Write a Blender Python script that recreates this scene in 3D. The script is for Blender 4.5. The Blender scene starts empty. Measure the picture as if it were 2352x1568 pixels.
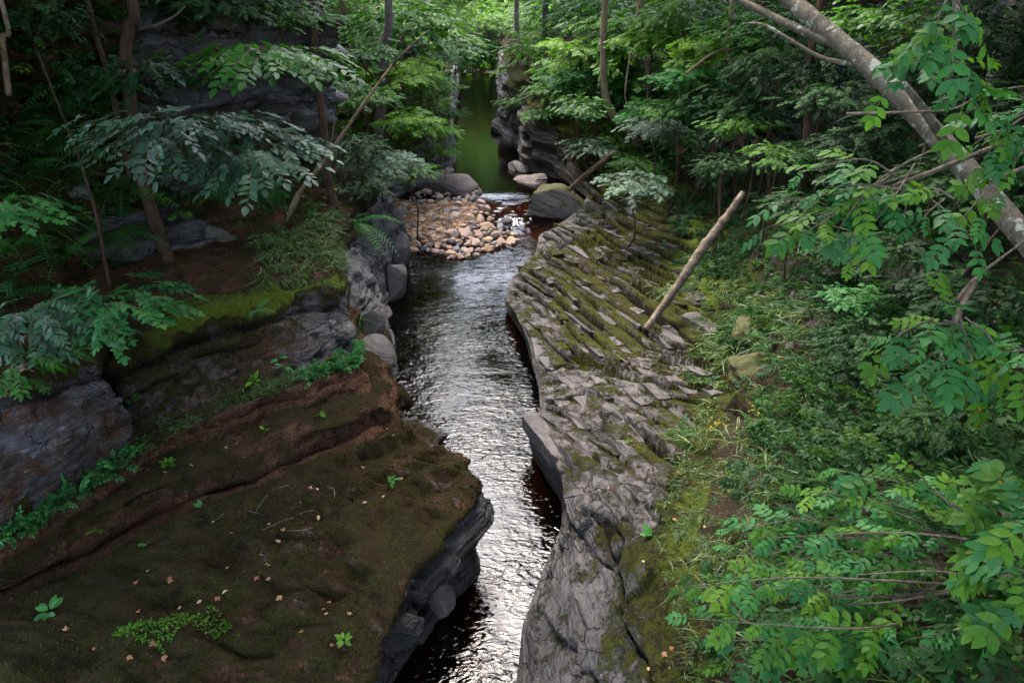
import bpy, math, random
import numpy as np
from mathutils import Vector, Matrix
from mathutils.bvhtree import BVHTree

scene = bpy.context.scene
R = math.radians
# ---------------------------------------------------------------- camera, sky, sun, exposure
CAM_H, PITCH, FPX = 9.0, R(28.0), 1620.0            # focal length in pixels of a 2352 px wide frame
cam_data = bpy.data.cameras.new("camera")
cam = bpy.data.objects.new("camera", cam_data)
scene.collection.objects.link(cam)
cam.location = (0, 0, CAM_H)
cam.rotation_euler = (R(90) - PITCH, 0, 0)
cam_data.sensor_width = 36.0
cam_data.lens = 36.0 * FPX / 2352.0
cam_data.clip_start, cam_data.clip_end = 0.1, 1000
scene.camera = cam

SUN_EL, SUN_AZ = R(62), R(-25)                       # azimuth measured from +Y towards +X
world = bpy.data.worlds.new("World"); scene.world = world
world.use_nodes = True
wn = world.node_tree.nodes; wl = world.node_tree.links
bg = wn["Background"]
sky = wn.new("ShaderNodeTexSky"); sky.sky_type = 'NISHITA'
sky.sun_disc = False; sky.sun_elevation = SUN_EL; sky.sun_rotation = SUN_AZ
sky.air_density = 1.0; sky.dust_density = 4.0; sky.ozone_density = 1.0
hsv = wn.new("ShaderNodeHueSaturation"); hsv.inputs["Saturation"].default_value = 0.85   # overcast: greyer than clear air
wl.new(sky.outputs[0], hsv.inputs["Color"]); wl.new(hsv.outputs[0], bg.inputs["Color"])
bg.inputs["Strength"].default_value = 0.15
sun_d = bpy.data.lights.new("sun", 'SUN'); sun = bpy.data.objects.new("sun", sun_d)
scene.collection.objects.link(sun)
sun_d.energy = 0.5; sun_d.angle = R(22); sun_d.color = (1, .97, .92)
sd = Vector((math.sin(SUN_AZ) * math.cos(SUN_EL), math.cos(SUN_AZ) * math.cos(SUN_EL), math.sin(SUN_EL)))
sun.rotation_euler = sd.to_track_quat('Z', 'Y').to_euler()
scene.view_settings.view_transform = 'Standard'
scene.view_settings.look = 'None'
scene.view_settings.gamma = 1
scene.view_settings.use_curve_mapping = False
scene.view_settings.exposure = 3.5
scene.cycles.use_denoising = True
scene.cycles.max_bounces = 6
scene.cycles.diffuse_bounces = 3
scene.cycles.glossy_bounces = 3
scene.cycles.transparent_max_bounces = 12
scene.cycles.sample_clamp_indirect = 6

# ---------------------------------------------------------------- small helpers
FW = np.array([0, math.cos(PITCH), -math.sin(PITCH)])
UPV = np.array([0, math.sin(PITCH), math.cos(PITCH)])
RT = np.array([1.0, 0, 0])
CAM = np.array([0, 0, CAM_H])
def ray(u, v): return FW + RT * ((u - 1176) / FPX) + UPV * ((784 - v) / FPX)
def P(u, v, z):
    d = ray(u, v); return CAM + d * ((z - CAM_H) / d[2])
def Py(u, v, y):
    d = ray(u, v); return CAM + d * (y / d[1])
def Pd(u, v, dist): return CAM + ray(u, v) * dist      # dist measured along the view axis

def hash3(ix, iy, iz, seed):
    h = (ix.astype(np.int64) * 374761393 + iy.astype(np.int64) * 668265263 + iz.astype(np.int64) * 2147483647 + seed * 1274126177) & 0xffffffff
    h = ((h ^ (h >> 13)) * 1274126177) & 0xffffffff
    h = (h ^ (h >> 16)) & 0xffffff
    return h / float(0xffffff)
def hash1(i, seed=0): return hash3(np.floor(i), np.zeros_like(i), np.zeros_like(i), seed)
def vnoise(p, seed=0):
    f = np.floor(p); t = p - f; t = t * t * (3 - 2 * t)
    x, y, z = f[:, 0], f[:, 1], f[:, 2]; out = 0
    for a in (0, 1):
        for b in (0, 1):
            for c in (0, 1):
                w = (t[:, 0] if a else 1 - t[:, 0]) * (t[:, 1] if b else 1 - t[:, 1]) * (t[:, 2] if c else 1 - t[:, 2])
                out = out + w * hash3(x + a, y + b, z + c, seed)
    return out * 2 - 1
def fbm(p, scale=1.0, octs=4, seed=0, gain=.5):
    p = np.asarray(p) * scale; a = 1.0; s = 0; n = 0
    for o in range(octs):
        s = s + a * vnoise(p + o * 17.3, seed + o); n += a; a *= gain; p = p * 2.03
    return s / n
def sstep(a, b, x):
    t = np.clip((x - a) / (b - a), 0, 1); return t * t * (3 - 2 * t)

class MB:
    """collects triangles and quads, each vertex with a 'tint', builds ONE mesh"""
    def __init__(s): s.v = []; s.t = []; s.q = []; s.tint = []; s.tm = []; s.qm = []; s.n = 0
    def add(s, v, tris=None, quads=None, tint=0.5, mat=0):
        v = np.asarray(v, float).reshape(-1, 3); s.v.append(v)
        s.tint.append(np.broadcast_to(np.asarray(tint, float), (len(v),)))
        if tris is not None and len(tris):
            tris = np.asarray(tris) + s.n; s.t.append(tris); s.tm.append(np.full(len(tris), mat))
        if quads is not None and len(quads):
            quads = np.asarray(quads) + s.n; s.q.append(quads); s.qm.append(np.full(len(quads), mat))
        s.n += len(v)
    def scatter(s, tpl, M, pos, tint, mat=0):
        """tpl = (verts, tris); M (N,3,3) with columns = axes (scale inside), pos (N,3)"""
        tv, tt = tpl[0], tpl[1]; N = len(pos)
        if N == 0: return
        v = np.einsum('nij,kj->nki', M, tv) + pos[:, None, :]
        t = tt[None] + (np.arange(N) * len(tv))[:, None, None]
        ti = np.repeat(np.broadcast_to(np.asarray(tint, float), (N,)), len(tv))
        if len(tpl) > 2: ti = np.clip(ti + np.tile(tpl[2], N), 0, 1)
        s.add(v.reshape(-1, 3), tris=t.reshape(-1, 3), tint=ti, mat=mat)
    def mesh(s, name, mats, smooth=True, attrs=None):
        me = bpy.data.meshes.new(name)
        v = np.concatenate(s.v)
        t = np.concatenate(s.t) if s.t else np.zeros((0, 3), int)
        q = np.concatenate(s.q) if s.q else np.zeros((0, 4), int)
        me.vertices.add(len(v)); me.vertices.foreach_set("co", v.astype(np.float32).ravel())
        loops = np.concatenate([t.ravel(), q.ravel()]).astype(np.int32)
        me.loops.add(len(loops)); me.loops.foreach_set("vertex_index", loops)
        ls = np.concatenate([np.arange(len(t)) * 3, len(t) * 3 + np.arange(len(q)) * 4]).astype(np.int32)
        me.polygons.add(len(ls)); me.polygons.foreach_set("loop_start", ls)
        me.polygons.foreach_set("use_smooth", np.full(len(ls), smooth))
        for m in mats: me.materials.append(m)
        mi = np.concatenate(s.tm + s.qm) if (s.tm or s.qm) else np.zeros(0)
        me.polygons.foreach_set("material_index", mi.astype(np.int32))
        a = me.attributes.new("tint", 'FLOAT', 'POINT'); a.data.foreach_set("value", np.concatenate(s.tint).astype(np.float32))
        for k, arr in (attrs or {}).items():
            a = me.attributes.new(k, 'FLOAT', 'POINT'); a.data.foreach_set("value", np.asarray(arr, np.float32))
        me.update(calc_edges=True); me.validate()
        return me
    def build(s, name, mats, parent=None, smooth=True, attrs=None):
        return link(name, s.mesh(name, mats if isinstance(mats, list) else [mats], smooth, attrs), parent)

def link(name, me, parent=None):
    o = bpy.data.objects.new(name, me); scene.collection.objects.link(o)
    if parent is not None: o.parent = parent
    return o
def tag(o, label, cat, group=None, kind=None):
    o["label"] = label; o["category"] = cat
    if group: o["group"] = group
    if kind: o["kind"] = kind
    return o
def struct(o, kind='structure', label=None):
    o["kind"] = kind
    if label: o["label"] = label
    return o
def empty(name, loc, label, cat, group=None):
    o = bpy.data.objects.new(name, None); scene.collection.objects.link(o)
    o.location = Vector(loc); o.empty_display_size = .2
    return tag(o, label, cat, group)

def frames(fwd, up, size):
    """(N,3,3): columns x (side), y (forward), z (up), scaled by size (N,) or (N,3)"""
    y = fwd / np.linalg.norm(fwd, axis=1, keepdims=True)
    x = np.cross(y, up); x /= np.maximum(np.linalg.norm(x, axis=1, keepdims=True), 1e-6)
    z = np.cross(x, y)
    M = np.stack([x, y, z], axis=2)
    size = np.asarray(size, float)
    if size.ndim == 1: size = np.repeat(size[:, None], 3, 1)
    return M * size[:, None, :]

def spline(pts, n):
    """Catmull-Rom through pts (k,d) -> (n,d)"""
    p = np.asarray(pts, float); k = len(p)
    if k == 2:
        t = np.linspace(0, 1, n)[:, None]; return p[0] * (1 - t) + p[1] * t
    e = np.vstack([2 * p[0] - p[1], p, 2 * p[-1] - p[-2]])
    T = np.linspace(0, k - 1 - 1e-9, n); i = T.astype(int); t = (T - i)[:, None]
    a, b, c, d = e[i], e[i + 1], e[i + 2], e[i + 3]
    return .5 * (2 * b + (c - a) * t + (2 * a - 5 * b + 4 * c - d) * t * t + (3 * b - a - 3 * c + d) * t ** 3)
def tube(mb, pts, radii, sides=8, n=None, mat=0, tint=.5, lump=0.0, seed=0):
    pts = np.asarray(pts, float); n = n or max(4, len(pts) * 5)
    c = spline(pts, n); r = spline(np.asarray(radii, float)[:, None], n)[:, 0] if len(radii) == len(pts) else np.linspace(radii[0], radii[-1], n)
    tg = np.gradient(c, axis=0); tg /= np.linalg.norm(tg, axis=1, keepdims=True)
    ref = np.array([.31, .2, .93]) if abs(tg[:, 2]).mean() < .8 else np.array([1., .1, 0])
    x = np.cross(tg, ref); x /= np.linalg.norm(x, axis=1, keepdims=True); y = np.cross(tg, x)
    a = np.arange(sides) * 2 * math.pi / sides
    v = c[:, None] + r[:, None, None] * (np.cos(a)[None, :, None] * x[:, None] + np.sin(a)[None, :, None] * y[:, None])
    v = v.reshape(-1, 3)
    if lump:
        ax = np.repeat(c, sides, 0); rr = np.repeat(r, sides)
        v = ax + (v - ax) * (1 + lump * fbm(v / np.maximum(rr.mean(), .02), .8, 3, seed))[:, None]
    i = np.arange(n - 1)[:, None] * sides; j = np.arange(sides)[None]; j2 = (j + 1) % sides
    q = np.stack([i + j, i + j2, i + sides + j2, i + sides + j], 2).reshape(-1, 4)
    base = len(v); v = np.vstack([v, c[:1], c[-1:]])
    cap = [[base, (k + 1) % sides, k] for k in range(sides)] + [[base + 1, (n - 1) * sides + k, (n - 1) * sides + (k + 1) % sides] for k in range(sides)]
    mb.add(v, tris=np.array(cap), quads=q, mat=mat, tint=tint)
    return c

# ---------------------------------------------------------------- materials
class NT:
    def __init__(s, name):
        s.m = bpy.data.materials.new(name); s.m.use_nodes = True
        s.t = s.m.node_tree; s.t.nodes.clear()
        s.out = s.n("ShaderNodeOutputMaterial")
    def n(s, t, **kw):
        o = s.t.nodes.new(t)
        for k, v in kw.items(): setattr(o, k, v)
        return o
    def l(s, a, b): s.t.links.new(a, b)
    def set(s, inp, val):
        if hasattr(val, "is_output") or isinstance(val, bpy.types.NodeSocket): s.l(val, inp)
        else: inp.default_value = val
    def coord(s, kind="Object"): return s.n("ShaderNodeTexCoord").outputs[kind]
    def mapping(s, vec, scale=(1, 1, 1), rot=(0, 0, 0)):
        m = s.n("ShaderNodeMapping"); s.l(vec, m.inputs[0]); m.inputs["Scale"].default_value = scale; m.inputs["Rotation"].default_value = rot
        return m.outputs[0]
    def noise(s, vec, scale, detail=4, rough=.55, dist=0.0):
        o = s.n("ShaderNodeTexNoise"); s.l(vec, o.inputs["Vector"]); o.inputs["Scale"].default_value = scale
        o.inputs["Detail"].default_value = detail; o.inputs["Roughness"].default_value = rough; o.inputs["Distortion"].default_value = dist
        return o.outputs["Fac"]
    def ramp(s, fac, stops):
        o = s.n("ShaderNodeValToRGB"); s.l(fac, o.inputs[0]); e = o.color_ramp.elements
        while len(e) < len(stops): e.new(.5)
        for k, (p, c) in enumerate(stops):
            e[k].position = p; e[k].color = (*c, 1) if len(c) == 3 else c
        return o.outputs[0]
    def rng(s, val, a, b, c=0.0, d=1.0):
        o = s.n("ShaderNodeMapRange"); s.set(o.inputs[0], val)
        for k, x in zip((1, 2, 3, 4), (a, b, c, d)): o.inputs[k].default_value = x
        return o.outputs[0]
    def math(s, op, a, b=0.0):
        o = s.n("ShaderNodeMath", operation=op); s.set(o.inputs[0], a); s.set(o.inputs[1], b); return o.outputs[0]
    def mix(s, fac, a, b):
        o = s.n("ShaderNodeMix", data_type='RGBA'); s.set(o.inputs[0], fac)
        s.set(o.inputs[6], a if not isinstance(a, tuple) else (*a, 1)); s.set(o.inputs[7], b if not isinstance(b, tuple) else (*b, 1))
        return o.outputs[2]
    def mul(s, a, b, fac=1.0):
        o = s.n("ShaderNodeMix", data_type='RGBA', blend_type='MULTIPLY'); o.inputs[0].default_value = fac
        s.set(o.inputs[6], a if not isinstance(a, tuple) else (*a, 1)); s.set(o.inputs[7], b if not isinstance(b, tuple) else (*b, 1)); return o.outputs[2]
    def attr(s, name): return s.n("ShaderNodeAttribute", attribute_name=name).outputs["Fac"]
    def bump(s, h, strength, dist=.02, normal=None):
        o = s.n("ShaderNodeBump"); s.l(h, o.inputs["Height"]); o.inputs["Strength"].default_value = strength; o.inputs["Distance"].default_value = dist
        if normal is not None: s.l(normal, o.inputs["Normal"])
        return o.outputs[0]
    def bsdf(s, color, rough=.8, spec=.3, normal=None):
        o = s.n("ShaderNodeBsdfPrincipled"); s.set(o.inputs["Base Color"], (*color, 1) if isinstance(color, tuple) else color)
        s.set(o.inputs["Roughness"], rough); s.set(o.inputs["Specular IOR Level"], spec)
        if normal is not None: s.l(normal, o.inputs["Normal"])
        return o
    def done(s, sh):
        s.l(sh, s.out.inputs[0]); return s.m

def rock_material(name, rot, tones, moss_cols, soil_cols, lichen=.5, rough=.6, layb=2.6):
    """layered rock; moss / soil cover comes from the vertex attributes of the ground mesh"""
    n = NT(name); co = n.coord()
    st = n.mapping(n.mapping(n.mapping(co, rot=(0, 0, rot[0])), rot=(0, rot[1], 0)), (1.1, 1.1, 14))              # stretched along the bedding
    lay = n.noise(st, 1.0, 8, .62, .4)
    big = n.noise(co, .9, 5, .6)
    fine = n.noise(co, 16, 5, .65)
    grain = n.noise(co, 60, 3, .7)
    st2 = n.mapping(n.mapping(n.mapping(co, rot=(0, 0, rot[0])), rot=(0, rot[1], 0)), (2.2, 2.2, 42)); lay2 = n.noise(st2, 1.0, 5, .6, .2)
    lay = n.math('ADD', n.math('MULTIPLY', lay, .62), n.math('MULTIPLY', lay2, .38))
    col = n.ramp(lay, [(.40, tones[0]), (.475, tones[1]), (.545, tones[2]), (.61, tones[1])])
    col = n.mix(n.rng(big, .35, .7, 0, .7), col, tones[3])
    col = n.mul(col, n.ramp(fine, [(.25, (.55, .55, .55)), (.6, (1.1, 1.1, 1.1))]))
    vo = n.n("ShaderNodeTexVoronoi", feature='DISTANCE_TO_EDGE'); vo.inputs["Scale"].default_value = 1.0
    wv = n.n("ShaderNodeVectorMath", operation='ADD'); nv = n.n("ShaderNodeTexNoise"); n.l(co, nv.inputs["Vector"]); nv.inputs["Scale"].default_value = 1.6; nv.inputs["Detail"].default_value = 4
    n.l(n.mapping(n.mapping(n.mapping(co, rot=(0, 0, rot[0])), rot=(0, rot[1], 0)), (2.1, .95, 3.2)), wv.inputs[0]); n.l(nv.outputs["Color"], wv.inputs[1]); n.l(wv.outputs[0], vo.inputs["Vector"])
    frac = n.math('MULTIPLY', n.rng(vo.outputs["Distance"], .0, .03, 1, 0), n.rng(big, .4, .55))
    col = n.mix(n.math('MULTIPLY', frac, .85), col, (.008, .007, .006))
    li = n.noise(n.mapping(st, (1, 1, .35)), 3.6, 6, .72)
    lic = n.math('MULTIPLY', n.rng(li, .6, .65, 0, lichen), n.rng(fine, .45, .55))
    col = n.mix(lic, col, (.42, .41, .42))
    soil = n.attr("soil"); soilf = n.rng(n.math('ADD', soil, n.math('MULTIPLY', n.math('SUBTRACT', n.noise(co, 3.2, 6, .7), .5), .9)), .42, .62)
    scol = n.ramp(n.noise(co, 22, 4, .75), [(.3, soil_cols[0]), (.52, soil_cols[1]), (.7, soil_cols[2])])
    col = n.mix(soilf, col, scol)
    moss = n.attr("moss")
    mn = n.math('ADD', n.math('MULTIPLY', n.math('SUBTRACT', n.noise(co, 2.3, 7, .72), .5), 1.3), n.math('MULTIPLY', n.math('SUBTRACT', fine, .5), .5))
    mossf = n.rng(n.math('ADD', moss, mn), .42, .56)
    mcol = n.ramp(n.noise(co, 36, 4, .8), [(.28, moss_cols[0]), (.5, moss_cols[1]), (.68, moss_cols[2])])
    mcol = n.mix(n.rng(n.noise(co, 1.3, 4, .6), .42, .68), mcol, n.mul(mcol, moss_cols[3]))
    mcol = n.mix(n.rng(n.noise(co, 5.5, 5, .75), .44, .6, 0, .75), mcol, n.mix(n.rng(n.noise(co, 2.1, 3), .4, .6), soil_cols[0], soil_cols[1]))
    br = n.attr("bright")
    mcol = n.mix(n.rng(n.math('ADD', br, n.math('MULTIPLY', n.math('SUBTRACT', n.noise(co, 4, 5, .7), .5), .8)), .4, .75), mcol, n.ramp(n.noise(co, 40, 3, .8), [(.3, (.035, .06, .004)), (.65, (.15, .19, .016))]))
    col = n.mix(mossf, col, mcol)
    crk = n.attr("crack"); col = n.mix(n.rng(n.math('ADD', crk, n.math('MULTIPLY', n.math('SUBTRACT', fine, .5), .6)), .35, .75, 0, .93), col, (.009, .007, .004))  # dark soil in joints, and the dark of deep gaps put into the colour
    wet = n.attr("wet")  # darkens the rock: wet by the waterline, plain darker tone on walls
    col = n.mix(n.rng(wet, 0, 1, 0, .55), col, (.012, .01, .009))
    h = n.math('ADD', n.math('ADD', n.math('MULTIPLY', lay, layb), n.math('MULTIPLY', frac, -.9)), n.math('ADD', n.math('MULTIPLY', fine, .5), n.math('MULTIPLY', grain, .22)))
    hm = n.math('ADD', n.math('MULTIPLY', n.noise(co, 48, 4, .8), 1.7), n.math('MULTIPLY', n.noise(co, 11, 5, .75), 2.6))
    mm = n.n("ShaderNodeMix"); n.l(mossf, mm.inputs[0]); n.l(h, mm.inputs[2]); n.l(hm, mm.inputs[3])
    nb = n.bump(mm.outputs[0], 1.0, .05)
    rgh = n.rng(n.math('ADD', mossf, soilf), 0, 1, rough, .95)
    b = n.bsdf(col, rgh, n.rng(n.math('ADD', mossf, soilf), 0, 1, .4, .12), nb)
    return n.done(b.outputs[0])

def leaf_material(name, dark, mid, light, rough=.42, trans=.3, spec=.5, yellow=0.0):
    n = NT(name)
    t = n.attr("tint")
    oi = n.n("ShaderNodeObjectInfo").outputs["Random"]
    f = n.math('ADD', t, n.math('MULTIPLY', n.math('SUBTRACT', oi, .5), .45))
    stops = [(.1, dark), (.5, mid), (.9, light)]
    if yellow: stops = [(.1, dark), (.5, mid), (.86, light), (.985, (.3, .24, .03))]
    col = n.ramp(f, stops)
    co = n.coord()
    col = n.mul(col, n.ramp(n.noise(co, 30, 3), [(.3, (.78, .8, .78)), (.65, (1.12, 1.1, 1.05))]))
    b = n.bsdf(col, rough, spec, n.bump(n.noise(co, 45, 2), .25, .01))
    tr = n.n("ShaderNodeBsdfTranslucent"); n.l(n.mul(col, (1.25, 1.35, .5)), tr.inputs[0])
    mx = n.n("ShaderNodeMixShader"); mx.inputs[0].default_value = trans
    n.l(b.outputs[0], mx.inputs[1]); n.l(tr.outputs[0], mx.inputs[2])
    return n.done(mx.outputs[0])

def bark_material(name, a, b, c, scale=6.0, lichen=None, stretch=(1, 1, .25)):
    n = NT(name); co = n.coord()
    v = n.mapping(co, stretch)
    k = n.noise(v, scale * 2.2, 6, .7, .3)
    col = n.ramp(k, [(.3, a), (.5, b), (.7, c)])
    col = n.mul(col, n.ramp(n.noise(co, scale * .4, 4), [(.3, (.6, .6, .6)), (.7, (1.15, 1.15, 1.15))]))
    if lichen:
        lf = n.rng(n.noise(co, scale * 1.3, 5, .7), .56, .62)
        col = n.mix(lf, col, lichen)
    bmp = n.bump(n.math('ADD', n.math('MULTIPLY', k, 1.2), n.noise(co, scale * 8, 4, .7)), .8, .02)
    return n.done(n.bsdf(col, .85, .2, bmp).outputs[0])

M = {}
M['leaf_fresh'] = leaf_material("leaf_fresh", (.013, .075, .017), (.03, .148, .034), (.072, .23, .045), .5, .32, .28)
M['leaf_mid'] = leaf_material("leaf_mid", (.012, .06, .008), (.03, .12, .014), (.085, .20, .022), .5, .38, .25)
M['leaf_far'] = leaf_material("leaf_far", (.04, .12, .012), (.085, .215, .02), (.16, .3, .035), .55, .42, .2)
M['leaf_sun'] = leaf_material("leaf_sun", (.032, .105, .009), (.07, .19, .014), (.14, .27, .025), .5, .42, .22)  # brighter leaf colour, standing in for light the canopy keeps off
M['leaf_dark'] = leaf_material("leaf_dark", (.004, .020, .005), (.009, .039, .008), (.024, .074, .013), .58, .25, .16)  # darker leaf colour, standing in for shade on bushes and undergrowth
M['leaf_grey'] = leaf_material("leaf_grey", (.02, .05, .026), (.036, .088, .045), (.058, .125, .062), .5, .22, .36)
M['leaf_under'] = leaf_material("leaf_under", (.008, .03, .006), (.021, .062, .010), (.045, .098, .014), .6, .28, .14, yellow=1)  # undergrowth green, its shade put into a darker leaf colour
M['fern'] = leaf_material("fern_green", (.018, .07, .018), (.034, .13, .03), (.07, .2, .045), .5, .35, .3)
M['fern_light'] = leaf_material("fern_light", (.025, .1, .02), (.05, .17, .03), (.1, .24, .045), .5, .3)
M['grass'] = leaf_material("grass_blades", (.02, .06, .01), (.05, .11, .018), (.19, .19, .06), .5, .3)
M['litter'] = leaf_material("dead_leaf", (.22, .1, .05), (.36, .2, .11), (.45, .33, .16), .7, .1, .2)
M['bark_brown'] = bark_material("bark_brown", (.035, .02, .012), (.075, .045, .028), (.12, .075, .048), 5)
M['bark_grey'] = bark_material("bark_grey", (.06, .05, .035), (.13, .11, .08), (.2, .17, .13), 7, (.33, .34, .29), (1, 1, .6))
M['bark_tan'] = bark_material("bark_tan", (.10, .065, .035), (.2, .14, .085), (.3, .22, .15), 7)
M['bark_purple'] = bark_material("bark_purple", (.06, .045, .04), (.13, .095, .085), (.2, .155, .14), 5, (.16, .17, .12))
M['twig'] = bark_material("twig_bark", (.08, .06, .045), (.16, .125, .09), (.27, .22, .17), 12)
M['dead_wood'] = bark_material("dead_wood", (.06, .046, .032), (.16, .125, .088), (.29, .245, .185), 9, None, (1, 1, 1))
M['dead_dark'] = bark_material("dead_wood_dark", (.06, .035, .02), (.12, .075, .045), (.2, .13, .08), 9, None, (1, 1, 1))
# ---------------------------------------------------------------- the gorge: two rock banks lofted from their break lines
def loft(rings, alen, clen, smooth_it=3):
    """rings (K, C, 3) break lines, densified: alen = metres between columns, clen = metres between rows (per gap arrays or numbers)"""
    G = np.asarray(rings, float); K, C, _ = G.shape
    cols = [];
    seg = np.linalg.norm(np.diff(G, axis=1), axis=2)
    u = [];
    for c in range(C - 1):
        n = int(max(2, np.median(seg[:, c]) / alen[c])); u += list(c + np.arange(n) / n)
    u.append(C - 1); u = np.array(u)
    H = np.stack([spline_param(G[k], u) for k in range(K)])
    gap = np.linalg.norm(np.diff(H, axis=0), axis=2)
    w = []
    for k in range(K - 1):
        n = int(max(2, np.percentile(gap[k], 70) / clen[k])); w += list(k + np.arange(n) / n)
    w.append(K - 1); w = np.array(w)
    i = np.minimum(w.astype(int), K - 2); t = (w - i)[:, None, None]
    X = H[i] * (1 - t) + H[i + 1] * t
    for _ in range(smooth_it):
        Y = X.copy()
        Y[1:-1] = .5 * X[1:-1] + .25 * (X[:-2] + X[2:])
        Z = Y.copy(); Z[:, 1:-1] = .5 * Y[:, 1:-1] + .25 * (Y[:, :-2] + Y[:, 2:]); X = Z
    return X, w, u
def spline_param(p, u):
    e = np.vstack([2 * p[0] - p[1], p, 2 * p[-1] - p[-2]])
    i = np.minimum(u.astype(int), len(p) - 2); t = (u - i)[:, None]
    a, b, c, d = e[i], e[i + 1], e[i + 2], e[i + 3]
    cr = .5 * (2 * b + (c - a) * t + (2 * a - 5 * b + 4 * c - d) * t * t + (3 * b - a - 3 * c + d) * t ** 3)
    ln = b * (1 - t) + c * t
    return .4 * cr + .6 * ln
def gnormals(X, sign=1):
    du = np.gradient(X, axis=1); dw = np.gradient(X, axis=0)
    n = np.cross(du, dw) * sign
    return n / np.maximum(np.linalg.norm(n, axis=2, keepdims=True), 1e-9)
def grid_mesh(name, X, mats, attrs, flip=False):
    A, B = X.shape[:2]; idx = np.arange(A * B).reshape(A, B)
    q = np.stack([idx[:-1, :-1], idx[:-1, 1:], idx[1:, 1:], idx[1:, :-1]], 2).reshape(-1, 4)
    if flip: q = q[:, ::-1]
    mb = MB(); mb.add(X.reshape(-1, 3), quads=q)
    return mb.build(name, mats, attrs={k: v.ravel() for k, v in attrs.items()})

# --- left bank: every line runs from outside the frame, along the ledges, round the corner and up the river
W0 = [P(870, 1800, 0), P(905, 1567, 0), P(960, 1480, 0), P(1040, 1390, 0), P(1108, 1300, 0), P(1035, 1105, 0), P(945, 1010, 0),
      P(888, 925, 0), P(905, 850, 0), P(882, 765, 0), P(888, 700, 0), P(915, 645, 0), P(935, 590, 0), P(922, 545, 0), P(905, 490, 0),
      P(965, 455, .15), P(1045, 392, .5), P(1042, 290, .5), P(1060, 180, .5), P(1055, 152, .9), P(1000, 120, 1.4)]
C = len(W0)
def ring(pix, up):
    """first 9 columns from pixels, the rest = the water line moved by (dx, dz) pairs"""
    out = [P(*p) if len(p) == 3 else Py(*p[:3]) for p in pix]
    for k in range(len(pix), C):
        dx, dz = up[min(k - len(pix), len(up) - 1)] if isinstance(up, list) else up
        out.append(W0[k] + np.array([dx, 0.15 * dx, dz]))
    return out
wdeep = [p + np.array([-.5, 0, -1.6]) for p in W0]
wfoot = [p + np.array([-.03, 0, -.1]) for p in W0]
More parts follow.
